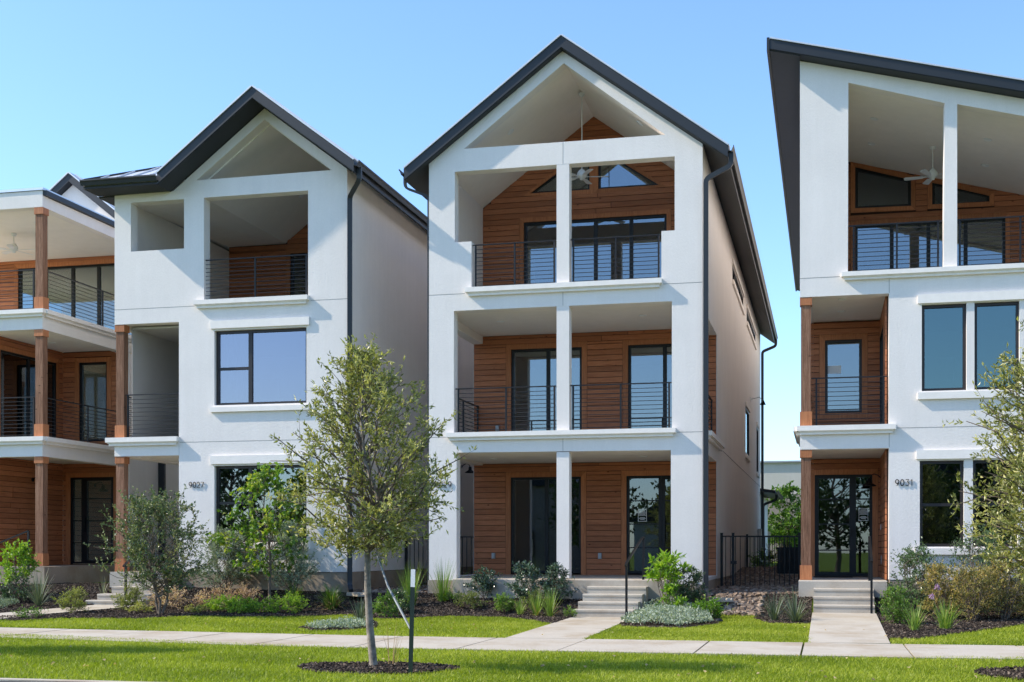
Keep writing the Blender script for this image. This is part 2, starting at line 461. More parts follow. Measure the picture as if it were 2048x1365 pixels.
def gutter(h, p0, p1, side):
    """K-style gutter along an eave from p0 to p1 (3D), opening upwards; side = outward unit vector (2D)"""
    prof = [(0, 0), (0, -.11), (.075, -.13), (.10, -.06), (.125, -.03), (.125, 0), (.112, 0), (.112, -.025), (.07, -.115), (.012, -.10), (.012, 0)]
    mb = MB(); n = len(prof); b = 0
    for p in (p0, p1): mb.v += [(p[0]+side[0]*a, p[1]+side[1]*a, p[2]+z) for a, z in prof]
    for i in range(n): j = (i+1) % n; mb.f.append((i, j, n+j, n+i))
    tri = tessellate_polygon([[Vector((a, z, 0)) for a, z in prof]])
    for t in tri: mb.f.append(tuple(t)); mb.f.append(tuple(n+i for i in t))
    return mb.build('gutter', 'metal_dark', h)
def downspout(h, pts, sec=(.10, .075)):
    """rounded bends: subdivide the corners"""
    P = [Vector(p) for p in pts]; out = [P[0]]
    for i in range(1, len(P)-1):
        a = (P[i-1]-P[i]); b = (P[i+1]-P[i]); r = min(.09, a.length*.45, b.length*.45)
        s = P[i]+a.normalized()*r; e = P[i]+b.normalized()*r
        for k in range(4):
            t = k/3; out.append(s*(1-t)**2+P[i]*2*t*(1-t)+e*t*t)
    out.append(P[-1])
    return MB().tube(out, 0, square=sec).build('downspout', 'metal_dark', h)
def recessed_light(h, x, y, z, tilt=0):
    mb = MB().lathe([(.0, -.004), (.06, -.006), (.062, -.016), (.085, -.014), (.09, 0)], n=14)
    o = mb.build('recessed_light', 'white', h, loc=(x, y, z)); o.rotation_euler = (0, tilt, 0); return o
def outlet(h, x, y, z):
    o = MB().box(x-.045, x+.045, y-.05, y, z-.07, z+.07).build('outlet_box', 'grey', h)
    MB().box(x-.035, x+.035, y-.075, y-.05, z-.055, z+.06).build('outlet_cover', 'grey', o); return o
def roof_slab(h, pts_top, th, y0, y1, name='roof', seams=True, overseam=.42):
    """pts_top: (u,z) line of one roof slope; dark deck with fascia, light standing-seam sheet on top"""
    (a, za), (b, zb) = pts_top
    o = MB().prism([[(a, za-th), (a, za), (b, zb), (b, zb-th)]], y0, y1).build(name, 'metal_dark', h)
    MB().prism([[(a, za-th-.003), (a, za-th-.012), (b, zb-th-.012), (b, zb-th-.003)]], y0+.02, y1-.02).build('soffit', 'soffit_dark', o)
    n = Vector((-(zb-za), (b-a))).normalized(); n = n if n.y > 0 else -n
    s = MB().prism([[(a, za+.003), (a+n.x*.035, za+n.y*.035), (b+n.x*.035, zb+n.y*.035), (b, zb+.003)]], y0-.03, y1).build('metal_roofing', 'roof', o)
    mb = MB(); y = y0+.25
    while y < y1:
        mb.prism([[(a+n.x*.036, za+n.y*.036), (a+n.x*.07, za+n.y*.07), (b+n.x*.07, zb+n.y*.07), (b+n.x*.036, zb+n.y*.036)]], y, y+.02); y += overseam
    if seams: mb.build('roof_seams', 'roof', o)
    return o
def joints(h, hz, vt):
    for (u0, u1, z) in hz: cube('control_joint', 'joint', h, u0, u1, -.002, .01, z-.006, z+.006)
    for (u, z0, z1) in vt: cube('control_joint', 'joint', h, u-.005, u+.005, -.002, .01, z0, z1)
def steps(h, items, mat='step'):
    """items (x0,x1,yfront,yback,ztop,zbottom)"""
    o = None
    for (x0, x1, y0, y1, zt, zb) in items:
        mb = MB(); c = .012
        mb.prism([[(y0+.012, zb), (y0+.012, zt-.05), (y0, zt-.045), (y0, zt-c), (y0+c, zt), (y1, zt), (y1, zb)]], x0, x1, 'x')
        mb.build('step', mat, h)
def rooms(h, u0, u1, w0, w1, floors, part=None):
    """interior floors, ceilings and a cross wall so the glass looks into real rooms"""
    for (zf, zc) in floors:
        MB().box(u0, u1, w0, w1, zf-.05, zf).build('interior_floor', 'floorint', h)
        MB().box(u0, u1, w0, w1, zc, zc+.05).build('interior_ceiling', 'wallint', h)
        x = part or w0+5.0
        MB().prism([R(u0, u1, zf, zc), R(u0+.6, u0+1.6, zf+.001, zf+2.1)], x, x+.12).build('interior_wall', 'wallint', h)
        MB().box(u0, u0+.03, w0, w1, zf, zc).build('interior_wall', 'wallint', h)
        MB().box(u1-.03, u1, w0, w1, zf, zc).build('interior_wall', 'wallint', h)
def arc(cx, cz, rx, rz, a0, a1, n=10):
    return [(cx+rx*math.cos(rad(a0+(a1-a0)*i/n)), cz+rz*math.sin(rad(a0+(a1-a0)*i/n))) for i in range(n+1)]
DIG = {'9': [arc(.5, .68, .42, .32, 0, 360, 14), [(.92, .66), (.80, .36), (.45, 0)]], '0': [arc(.5, .5, .42, .5, 0, 360, 16)],
       '2': [arc(.45, .68, .40, .32, 165, -35, 9)+[(.05, 0), (.92, 0)]], '7': [[(.05, 1), (.92, 1), (.30, 0)]],
       '3': [[(.1, 1), (.85, 1), (.45, .60)]+arc(.45, .30, .42, .30, 80, -150, 9)], '1': [[(.08, .84), (.34, 1), (.34, 0)]]}
def house_number(h, txt, u, z, label, hgt=.125, wd=.078, gap=.022):
    """thin floated metal digits, one part each digit"""
    o = MB().box(u, u+.002, -.002, 0, z, z+.002).build('house_number', 'black', h); o['label'] = label
    for ch in txt:
        mb = MB()
        for path in DIG[ch]:
            mb.tube([(u+p[0]*wd, -.018, z+p[1]*hgt) for p in path], .0085, 6)
        mb.build('digit', 'black', o); u += wd+gap-(.02 if ch == '1' else 0)

random.seed(4)
# ------------------------------------------------------------------ terrain
def lerp(a, b, t): return a+(b-a)*max(0., min(1., t))
GK = [(-60, 0), (19.9, 0), (25.75, .045), (26.1, .11), (27.3, .42), (31, .46), (40, .78), (90, .9), (900, 0)]
def gz(x, y):
    v = 0
    for (a, za), (b, zb) in zip(GK, GK[1:]):
        if y <= b: v = lerp(za, zb, (y-a)/(b-a)); break
    e = max(0, min(1, (y-20)/6))
    return v + e*(.14*max(0, min(1, (-x-10)/6)) + .05*max(0, min(1, (x+3)/2)))*(1 if y < 60 else 0)
def axis_vals(segs):
    out = []
    for a, b, n in segs: out += [a+(b-a)*i/n for i in range(n)]
    out.append(segs[-1][1]); return out
gx = axis_vals([(-700, -60, 6), (-60, -20, 8), (-20, 6, 65), (6, 40, 10), (40, 700, 6)])
gy = axis_vals([(-500, -60, 5), (-60, 12, 12), (12, 20, 16), (20, 29, 60), (29, 45, 16), (45, 90, 6), (90, 900, 6)])
mb = MB()
mb.v = [(x, y, gz(x, y)-.012) for y in gy for x in gx]
nx = len(gx)
mb.f = [(j*nx+i, j*nx+i+1, (j+1)*nx+i+1, (j+1)*nx+i) for j in range(len(gy)-1) for i in range(nx-1)]
tag(mb.build('ground', 'ground'), kind='structure')

def inpoly(p, poly):
    x, y = p; r = False; n = len(poly)
    for i in range(n):
        (a, b), (c, d) = poly[i], poly[(i+1) % n]
        if (b > y) != (d > y) and x < (c-a)*(y-b)/(d-b)+a: r = not r
    return r
def inpoly_np(X, Y, poly):
    r = np.zeros(len(X), bool); n = len(poly)
    for i in range(n):
        (a, b), (c, d) = poly[i], poly[(i+1) % n]
        if b == d: continue
        m = ((b > Y) != (d > Y)) & (X < (c-a)*(Y-b)/(d-b)+a); r ^= m
    return r
gz_np = np.vectorize(gz)
def drape(name, poly, mat, dz, step=.22, parent=None):
    """sheet following the ground: clip a fine grid to the outline with bmesh"""
    bm = bmesh.new(); vs = [bm.verts.new((p[0], p[1], 0)) for p in poly]
    tris = tessellate_polygon([[Vector((p[0], p[1], 0)) for p in poly]])
    for t in tris: bm.faces.new([vs[i] for i in t])
    xs = [p[0] for p in poly]; ys = [p[1] for p in poly]
    y = math.ceil(min(ys)/step)*step
    while y < max(ys):
        bmesh.ops.bisect_plane(bm, geom=bm.verts[:]+bm.edges[:]+bm.faces[:], plane_co=(0, y, 0), plane_no=(0, 1, 0)); y += step
    x = math.ceil(min(xs)/1.0)*1.0
    while x < max(xs):
        bmesh.ops.bisect_plane(bm, geom=bm.verts[:]+bm.edges[:]+bm.faces[:], plane_co=(x, 0, 0), plane_no=(1, 0, 0)); x += 1.0
    for v in bm.verts: v.co.z = gz(v.co.x, v.co.y)+dz
    bmesh.ops.recalc_face_normals(bm, faces=bm.faces)
    if bm.faces and sum(f.normal.z for f in bm.faces) < 0: bmesh.ops.reverse_faces(bm, faces=bm.faces)
    me = bpy.data.meshes.new(name); bm.to_mesh(me); bm.free(); me.materials.append(M[mat])
    return link(bpy.data.objects.new(name, me), parent)

# pavement: one bay at a time, with open joints
sw = bpy.data.objects.new('pavement', MB().box(-30, 12, 17.5, 19.9, -.05, -.02).build('tmp', 'step').data); C.objects.link(sw)
bpy.data.objects.remove(bpy.data.objects['tmp']); tag(sw, kind='structure')
jx = [-30+1.52*i for i in range(11)]+[-12.9, -11.3, -9.75, -8.2, -6.62, -5.06, -3.61, -1.73, -.33, 1.10, 2.66, 4.2, 5.7, 7.2, 8.7, 10.2, 12]
def sw_y(x):
    s = lerp(0, .95, (-x-7)/7)**1.2 if x < -7 else 0
    s2 = lerp(0, .25, (x-1)/5)
    return 17.48+s+s2*1.4, 19.93+.55*max(0, min(1, (-x-7)/8))+s2
for a, b in zip(jx, jx[1:]):
    if a < -27: continue
    g = .014
    (fa, ba), (fb, bb) = sw_y(a), sw_y(b)
    za, zb = gz(a, 20.2), gz(b, 20.2)
    mb = MB().prism([[(a+g, fa), (b-g, fb), (b-g, bb), (a+g, ba)]], -.05, .018+random.uniform(-.003, .003), 'z')
    mb.build('paving_slab', 'walk', sw)
def walk(name, quads, zs):
    mb = MB()
    o = None
    for q, (z0, z1) in zip(quads, zs):
        m = MB(); b = 0
        m.v = [(p[0], p[1], z0 if i < 2 else z1) for i, p in enumerate(q)]+[(p[0], p[1], -.1) for p in q]
        m.f = [(0, 1, 2, 3), (7, 6, 5, 4), (0, 4, 5, 1), (1, 5, 6, 2), (2, 6, 7, 3), (3, 7, 4, 0)]
        if o is None: o = tag(m.build(name, 'walk'), kind='structure')
        else: m.build('paving_slab', 'walk', o)
walk('garden_path', [[(-4.93, 19.95), (-3.67, 19.95), (-3.74, 25.76), (-4.96, 25.76)]], [(.018, .06)])
walk('garden_path', [[(-.27, 19.96), (.92, 20.10), (.93, 26.11), (-.27, 26.11)]], [(.018, .18)])
walk('garden_path', [[(-16.9, 20.75), (-15.55, 20.65), (-15.25, 23.3), (-16.35, 23.0)], [(-16.35, 23.012), (-15.25, 23.312), (-14.55, 25.95), (-15.75, 25.95)]], [(.05, .12), (.12, .19)])
# kerb and street
tag(MB().prism([[(-40, 12.25), (14, 12.25), (14, 12.4), (-40, 12.4)]], -.12, .016, 'z').build('kerb', 'walk'), kind='structure')
tag(MB().prism([[(-60, 3.0), (60, 3.0), (60, 12.24), (-60, 12.24)]], -.3, -.0, 'z').build('street', 'asphalt'), kind='structure')

# mulch beds
BEDS = {
 'left': [(-16.05, 22.3), (-15.0, 21.75), (-14.45, 22.55), (-13.0, 22.9), (-12.45, 23.85), (-11.4, 24.05), (-10.3, 24.7), (-9.63, 25.6), (-9.2, 24.8), (-8.9, 24.4), (-8.3, 24.3), (-8.07, 24.85), (-7.5, 25.5), (-6.25, 25.3), (-5.55, 24.5), (-4.93, 23.6), (-4.98, 25.8), (-4.98, 27.5), (-8.5, 27.5), (-8.55, 29), (-10.4, 29), (-10.41, 27.4), (-14.5, 27.4), (-14.52, 25.9), (-15.22, 23.35)],
 'far_left': [(-21, 24.5), (-17.2, 23.6), (-16.38, 23.15), (-15.78, 25.9), (-15.8, 28.5), (-21, 28.5)],
 'island': [(-9.15, 21.6), (-8.6, 20.9), (-8.0, 21.1), (-7.75, 21.8), (-8.1, 22.9), (-8.7, 24.2), (-9.1, 23.6)],
 'mid': [(-3.70, 23.7), (-3.55, 23.05), (-2.45, 22.75), (-1.9, 23.75), (-2.0, 25.4), (-2.2, 27.5), (-3.70, 27.5)],
 'yucca': [(-1.35, 25.3), (-1.0, 23.9), (-.29, 23.9), (-.29, 27.5), (-1.2, 27.5)],
 'right': [(.95, 26.5), (.93, 21.0), (1.35, 21.05), (2.55, 23.0), (3.5, 24.7), (6.5, 25.4), (8, 27.6), (.95, 27.6)],
 'tree_a': [(-5.18+.98*math.cos(a)*(1+.08*math.sin(3*a)), 14.55+.72*math.sin(a)) for a in [i*math.pi/12 for i in range(24)]],
 'tree_b': [(2.75+1.12*math.cos(a), 15.55+.9*math.sin(a)) for a in [i*math.pi/12 for i in range(24)]],
}
ROCK = [(-2.55, 27.3), (-2.2, 26.0), (-1.25, 25.85), (-1.25, 27.6), (-.5, 27.6), (-.5, 42), (-2.55, 42)]
ROCK2 = [(-10.45, 27.6), (-8.5, 27.6), (-8.5, 40), (-10.45, 40)]
for k, poly in BEDS.items():
    o = drape('mulch_bed', poly, 'mulchbase', .012, 1.0 if 'tree' in k else .22); tag(o, kind='structure')
for poly in (ROCK, ROCK2):
    tag(drape('rock_bed', poly, 'rock_soil', .016, .5), kind='structure')

# ------------------------------------------------------------------ far buildings and the street behind the viewer
bgb = thing('far_building', 'flat roofed pale stucco building with a taupe base seen between the last two white houses', 'building', (0, 0, 0))
b1 = MB().box(-20, 16, 66, 80, .2, 5.75).build('wall', 'stucco_far', bgb)
M['taupe'] = plain('taupe_wall', (.30, .25, .21), .9)
MB().box(-20, 16, 65.9, 65.995, .2, 4.2).build('lower_wall', 'taupe', bgb)
MB().box(-20.1, 16.1, 65.85, 66.2, 5.76, 5.84).build('coping', 'flash', bgb)
for x in (-4.4, -2.2, -.4, 1.6): window(bgb, x, x+1.2, 1.3, 2.9, 65.78)

def far_house(x, y, w, d, hgt, label, mat):
    t = thing('far_house', label, 'house', (x, y, 0), 0, 'houses across the street')
    MB().box(-w/2, w/2, -d, 0, 0, hgt).build('wall', mat, t)
    MB().prism([[(-w/2-.4, hgt), (w/2+.4, hgt), (0, hgt+w*.32)]], -d-.3, .35).build('roof', 'soffit_dark', t)
    for u in (-w/4, w/4):
        for z in ((1, 2.6), (4.1, 5.6)):
            if z[1] < hgt: window(t, u-.7, u+.7, z[0], z[1], .005)
far_house(-21, -16, 11, 9, 5.4, 'brown two storey house across the street left of the others', 'taupe')
far_house(-6, -17, 11, 9, 3.2, 'low pale house across the street from the white houses', 'stucco_far')
far_house(9, -16, 12, 9, 5.4, 'brown two storey house across the street on the right', 'taupe')

# ------------------------------------------------------------------ HOUSE 9027 (second from the left)
H1 = thing('townhouse', 'white three storey stucco house numbered 9027 with an off-centre gable', 'house', (-16.185, 27.37, 0))
h = H1; Wd = 5.774; FZ = .91
outer = [(1.65, .91), (Wd, .91), (Wd, 9.92), (3.78, 11.43), (1.5, 9.70), (0, 9.69), (0, 6.67), (1.65, 6.67), (1.65, 3.97), (0, 3.97), (0, 3.60), (1.65, 3.60)]
holes = [R(.42, 1.78, 8.36, 9.50), R(2.28, 4.84, 7.13, 9.50), [(2.09, 9.91), (5.42, 9.92), (3.78, 11.18)], R(2.54, 4.80, 4.72, 6.43), R(2.54, 4.80, 1.58, 3.33)]
MB().prism([outer]+holes, 0, .30).build('front_wall', 'stucco', h)
MB().prism([[(.301, .91), (20, .91), (20, 9.95), (.301, 9.95)]], Wd-.25, Wd-.003, 'x').build('side_wall', 'stucco', h)
MB().prism([[(3.2, .91), (20, .91), (20, 9.6), (.301, 9.6), (.301, 6.67), (3.2, 6.67)]], .003, .25, 'x').build('side_wall', 'stucco', h)
MB().box(.25, Wd-.25, 19.7, 20, .91, 10).build('rear_wall', 'stucco', h)
MB().box(1.65, 1.85, .301, 3.2, .91, 6.6).build('porch_side_wall', 'stucco', h)
MB().box(.004, 1.65, 3.2, 3.4, .91, 6.6).build('porch_side_wall', 'stucco', h)
MB().box(.01, Wd-.26, .302, 3.2, 3.62, 3.90).build('balcony_floor', 'ceiling', h)
MB().box(.004, .24, .302, 3.2, 3.58, 3.88).build('balcony_edge', 'stucco', h)
MB().box(.01, Wd-.26, .302, 19.6, 6.72, 7.10).build('upper_floor', 'ceiling', h)
MB().box(.004, .24, .302, 3.2, 6.60, 6.9).build('balcony_beam', 'stucco', h)
MB().box(.0, Wd, .02, 20, .15, .90).build('foundation', 'found', h)
MB().box(.02, 1.66, -.25, 3.3, .2, .895).build('porch_slab', 'step', h)
rooms(h, .26, Wd-.26, .31, 19.6, [(3.92, 6.60)], 5.2); 
MB().box(1.86, Wd-.26, .31, 19.6, .92, .95).build('interior_floor', 'floorint', h)
MB().box(1.86, Wd-.26, .31, 19.6, 3.55, 3.6).build('interior_ceiling', 'wallint', h)
MB().box(1.86, Wd-.26, 5.0, 5.1, .96, 3.54).build('interior_wall', 'wallint', h)
# top balcony: vault and rear cedar wall
prof = lambda y, z: None
def vault(h, prof0, y0, prof1, y1, thick=.12):
    mb = MB(); n = len(prof0)
    mb.v = [(u, y0, z) for u, z in prof0]+[(u, y1, z) for u, z in prof1]+[(u, y0, z+thick) for u, z in prof0]+[(u, y1, z+thick) for u, z in prof1]
    for i in range(n-1):
        mb.f += [(i, i+1, n+i+1, n+i), (2*n+i, 3*n+i, 3*n+i+1, 2*n+i+1)]
        mb.f += [(i, 2*n+i, 2*n+i+1, i+1), (n+i, n+i+1, 3*n+i+1, 3*n+i)]
    mb.f += [(0, n, 3*n, 2*n), (n-1, 3*n-1, 4*n-1, 2*n-1)]
    return mb.build('vaulted_ceiling', 'ceiling', h)
vault(h, [(.25, 9.55), (1.9, 9.72), (3.78, 11.15), (5.53, 9.82)], .301, [(.25, 9.72), (1.9, 9.74), (3.78, 11.17), (5.53, 9.83)], 5.6)
dr = R(2.05, 4.6, 7.12, 9.44)
wood_wall(h, [(.25, 7.11), (5.52, 7.11), (5.52, 9.82), (3.78, 11.15), (1.9, 9.72), (.25, 9.72)], 5.5, [dr])
window(h, 2.05, 4.6, 7.12, 9.44, 5.52, (2.9, 3.75), glass='glass_low')
MB().box(.25, 5.5, 7.2, 7.3, 7.1, 9.7).build('interior_wall', 'wallint', h)
railing(h, (2.20, .10), (4.82, .10), 7.13, 8.09)
ledge(h, 2.07, 4.87, 6.95, 7.13)
railing(h, (.24, .10), (1.64, .10), 3.98, 5.04, posts=[.05, 1.36])
railing(h, (.08, .30), (.08, 3.15), 3.98, 5.04)
ledge(h, -.17, 1.66, 3.83, 4.02)
ledge(h, -.1, 3.2, 3.83, 4.02, 0, 'x', -1)
MB().box(-.002, 1.65, -.004, .28, 3.59, 3.85).build('beam', 'stucco', h)
post(h, .02, .03, 4.02, 6.665); post(h, .02, .03, .90, 3.585)
window(h, 2.54, 4.80, 4.72, 6.43, .10, (3.38,), ((0, 5.565),), glass='glass_cloud_tint')
window(h, 2.54, 4.80, 1.58, 3.33, .10, (3.38,), ((0, 2.48),))
for (z0, z1) in ((6.47, 6.65), (3.37, 3.56)): MB().box(2.46, 4.88, -.055, .001, z0, z1).build('lintel', 'trim', h)
for (z0, z1) in ((4.56, 4.67), (1.42, 1.55)): MB().box(2.46, 4.88, -.07, .001, z0, z1).build('window_sill', 'trim', h)
mc = MB(); n_ = 14
for i in range(n_):
    ua, ub = 2.62+.72*i/n_, 2.62+.72*(i+1)/n_; mc.prism([[(ua, .40+.03*(i % 2)), (ub, .40+.03*((i+1) % 2)), (ub, .41+.03*((i+1) % 2)), (ua, .41+.03*(i % 2))]], 4.0, 6.45, 'z')
mc.build('curtain', 'white', h)
joints(h, [(0, 2.05, 7.02), (4.9, Wd, 7.02), (1.67, Wd, 3.89)], [(1.65, 3.6, 3.82)])
roof_slab(h, [(3.78, 11.70), (6.17, 9.90)], .24, -.65, 20.3)
roof_slab(h, [(3.78, 11.70), (1.45, 9.93)], .24, -.65, -.003)
roof_slab(h, [(3.78, 11.70), (1.80, 10.195)], .24, 0, 6.0)
roof_slab(h, [(3.78, 11.70), (-.45, 9.9-.02)], .24, 6.01, 20.3)
# low front slope beside the gable
mb = MB(); mb.v = [(-.42, -.62, 9.90), (1.46, -.62, 9.90), (2.6, 1.38, 10.80), (1.58, 1.38, 10.80), (1.58, 6.0, 10.80), (-.42, 6.0, 9.90), (2.6, 6.0, 10.80),
        (-.42, -.62, 9.76), (1.46, -.62, 9.76), (1.46, 6.0, 9.76), (-.42, 6.0, 9.76)]
mb.f = [(0, 1, 2, 3), (0, 3, 4, 5), (3, 2, 6, 4), (7, 10, 9, 8), (0, 7, 8, 1), (0, 5, 10, 7), (5, 4, 6, 9, 10), (1, 8, 9, 6, 2)]
hip = mb.build('hip_roof', 'roof', h)
for u in (.0, .42, .84, 1.26):
    t = min(1, (u+.42)/2.0)
    MB().tube([(u, -.6, 9.925), (u, -.62+2.0*t, 9.925+.9*t)], 0, square=(.02, .035)).build('roof_seam', 'roof', hip)
MB().tube([(-.42, -.62, 9.92), (1.58, 1.38, 10.82)], 0, square=(.07, .03)).build('hip_cap', 'metal_dark', hip)
MB().tube([(1.58, 1.38, 10.82), (2.6, 1.38, 10.82)], 0, square=(.07, .03)).build('hip_cap', 'metal_dark', hip)
MB().box(-.42, 1.45, -.64, -.005, 9.695, 9.755).build('soffit', 'soffit_dark', h)
MB().box(-.42, -.003, -.004, 20, 9.655, 9.693).build('soffit', 'soffit_dark', h)
gutter(h, (-.45, -.63, 9.885), (1.47, -.63, 9.885), (0, -1))
gutter(h, (6.17, -.65, 9.90), (6.17, 20.3, 9.90), (1, 0))
downspout(h, [(6.23, -.45, 9.78), (6.23, -.45, 9.52), (5.86, -.06, 9.28), (5.86, -.06, .62), (5.95, -.22, .50)])
recessed_light(h, .9, 1.5, 3.618); recessed_light(h, 1.2, .9, 6.718)
recessed_light(h, 3.0, 4.0, 10.58-.01, -.64)
steps(h, [(.53, 1.58, -.55, .0, .735, .2), (.45, 1.58, -.9, -.55, .58, .2), (.30, 1.58, -1.25, -.9, .42, .15), (.2, 1.58, -1.55, -1.25, .29, .1)])
house_number(h, '9027', 1.91, 2.84, 'black house number 9027')
# things that hang on it: small lamp behind the porch opening of the next house
# ------------------------------------------------------------------ HOUSE 9029 (tall gabled one in the middle)
H2 = thing('townhouse', 'tall white gabled house in the middle with two-bay balconies on each floor', 'house', (-8.519, 27.43, 0))
h = H2; Wd = 5.994; SF = .79
outer = [(0, .74), (.63, .74), (.63, 3.54), (5.33, 3.51), (5.33, .68), (Wd, .68), (Wd, 9.92), (3.0, 12.13), (0, 9.92)]
holes = [R(.57, 5.35, 3.97, 6.65), [(.97, 7.13), (5.13, 7.13), (5.13, 8.14), (5.41, 8.14), (5.41, 9.70), (.59, 9.70), (.59, 8.155), (.97, 8.155)], [(.80, 10.19), (5.21, 10.17), (3.03, 11.87)]]
MB().prism([outer]+holes, 0, .30).build('front_wall', 'stucco', h)
side = [(.301, .72), (24.5, .72), (24.5, 9.92), (.301, 9.92)]
shol = [R(.9, 3.712, .80, 3.50), R(.9, 3.712, 4.0, 6.50)]
rhol = shol+[R(8.9, 13.7, 8.88, 9.28), R(15.5, 20.8, 8.86, 9.24), R(14.85, 16.9, 4.5, 6.0), R(21.6, 23.0, 4.3, 6.0)]
MB().prism([side]+rhol, Wd-.25, Wd-.003, 'x').build('side_wall', 'stucco', h)
MB().prism([side]+shol, .003, .25, 'x').build('side_wall', 'stucco', h)
MB().box(.25, Wd-.25, 24.2, 24.5, .8, 9.92).build('rear_wall', 'stucco', h)
MB().box(.26, Wd-.26, .302, 24.2, 3.535, 3.965).build('balcony_floor', 'ceiling', h)
MB().box(.26, Wd-.26, .302, 24.2, 6.69, 7.12).build('balcony_floor', 'ceiling', h)
MB().box(0.02, Wd-.02, 3.6, 24.5, .15, .735).build('foundation', 'found', h)
MB().box(.0, Wd, .31, 3.6, .15, .73).build('foundation', 'found', h)
MB().box(-.02, .66, -.02, .31, .15, .735).build('foundation', 'found', h)
MB().box(5.3, Wd+.02, -.02, .31, .15, .672).build('foundation', 'found', h)
mb = MB().prism([[(-.40, .15), (-.40, .765), (-.385, .78), (3.9, .80), (3.9, .15)]], .66, 5.29, 'x'); mb.build('porch_slab', 'step', h)
cube('porch_floor', 'step', h, .03, .659, .31, 3.69, .745, .795); cube('porch_floor', 'step', h, 5.291, Wd-.03, .31, 3.69, .745, .795)
for z0, z1 in ((.80, 3.51), (3.98, 6.65), (7.14, 9.70)):
    MB().box(2.87, 3.145, .003, .28, z0, z1).build('porch_column', 'stucco', h)
joints(h, [(0, .82, 7.02), (5.17, Wd, 7.02), (0, .40, 3.885), (5.46, Wd, 3.885)], [(3.01, 9.71, 10.17), (3.01, 6.66, 6.96), (3.01, 3.53, 3.8)])
ledge(h, .85, 5.15, 6.95, 7.13); ledge(h, .42, 5.44, 3.80, 3.97)
ledge(h, .7, 4.5, 3.80, 3.97, Wd, 'x', 1)
railing(h, (.98, .10), (2.86, .10), 7.14, 8.10); railing(h, (3.16, .10), (5.12, .10), 7.14, 8.10)
railing(h, (.58, .12), (2.86, .12), 3.99, 4.96); railing(h, (3.15, .12), (5.34, .12), 3.99, 4.96)
railing(h, (.14, .92), (.14, 3.66), 4.0, 4.96); railing(h, (Wd-.12, .92), (Wd-.12, 3.66), 4.0, 4.96)
# cedar walls of the three floors
g1 = R(.96, 2.72, .81, 3.19); g2 = R(3.83, 5.6, .81, 3.19)
wood_wall(h, R(.02, Wd-.02, .80, 3.53), 3.7, [g1, g2])
wa = window(h, .96, 2.72, .84, 3.19, 3.72, (1.85,), glass='glass_low', mat='black')
w1 = window(h, 3.83, 4.66, .84, 3.19, 3.72, (), ((0, 1.46), (0, 2.03), (0, 2.59)), glass='glass_low', mat='black', name='side_light')
w2 = window(h, 4.66, 5.6, .84, 3.19, 3.74, (), ((0, 1.46), (0, 2.03), (0, 2.59)), glass='glass_low', mat='black', name='front_door', fw=.09)
MB().box(4.72, 4.76, 3.66, 3.72, 1.6, 2.2).build('door_handle', 'black', w2)
g1 = R(.97, 2.74, 3.98, 6.34); g2 = R(3.87, 5.6, 3.98, 6.34)
wood_wall(h, R(.02, Wd-.02, 3.97, 6.69), 3.7, [g1, g2])
window(h, .97, 2.74, 3.99, 6.34, 3.72, (1.89,), mat='black'); window(h, 3.87, 5.6, 3.99, 6.34, 3.72, (4.75,), mat='black')
cz = lambda u: 11.92-.738*abs(u-3.03)
d3 = R(1.29, 4.80, 7.13, 9.45)
tl = [(1.45, 10.15), (2.93, 10.15), (2.93, 11.16)]; trr = [(3.14, 10.15), (4.62, 10.15), (3.14, 11.16)]
wood_wall(h, [(.25, 7.12), (5.74, 7.12), (5.74, cz(5.74)), (3.03, cz(3.03)), (.25, cz(.25))], 3.7, [d3, tl, trr], trimw=.11)
window(h, 1.29, 4.80, 7.13, 9.45, 3.72, (2.17, 3.07, 3.94), mat='black')
window(h, 0, 0, 0, 0, 3.72, poly=tl, mat='black'); window(h, 0, 0, 0, 0, 3.72, poly=trr, mat='black')
MB().prism([[(.25, cz(.25)), (3.03, cz(3.03)), (5.74, cz(5.74)), (5.74, cz(5.74)+.14), (3.03, cz(3.03)+.16), (.25, cz(.25)+.14)]], .301, 24.2).build('vaulted_ceiling', 'ceiling', h)
rooms(h, .26, Wd-.26, 3.86, 24.1, [(.81, 3.52), (3.97, 6.68)], 9.5)
MB().box(.26, Wd-.26, 3.86, 24.1, 7.125, 7.14).build('interior_floor', 'floorint', h)
MB().prism([[(.26, 7.15), (5.73, 7.15), (5.73, 9.85), (3.03, 11.85), (.26, 9.85)], R(1.2, 2.4, 7.16, 9.2)], 9.5, 9.6).build('interior_wall', 'wallint', h)
roof_slab(h, [(3.01, 12.39), (-.51, 9.79)], .24, -.20, 24.9)
roof_slab(h, [(3.01, 12.39), (6.53, 9.79)], .24, -.20, 24.9)
gutter(h, (-.51, -.2, 9.79), (-.51, 24.9, 9.79), (-1, 0)); gutter(h, (6.53, -.2, 9.79), (6.53, 24.9, 9.79), (1, 0))
downspout(h, [(6.59, -.08, 9.68), (6.59, -.08, 9.40), (6.07, -.06, 9.16), (6.07, -.06, .55), (6.15, -.25, .42)])
downspout(h, [(-.57, .05, 9.68), (-.57, .05, 9.44), (-.028, .10, 9.22), (-.028, .10, .55)], (.052, .09))
downspout(h, [(6.59, 24.6, 9.68), (6.59, 24.6, 9.42), (6.07, 24.55, 9.2), (6.07, 24.55, 1.0)])
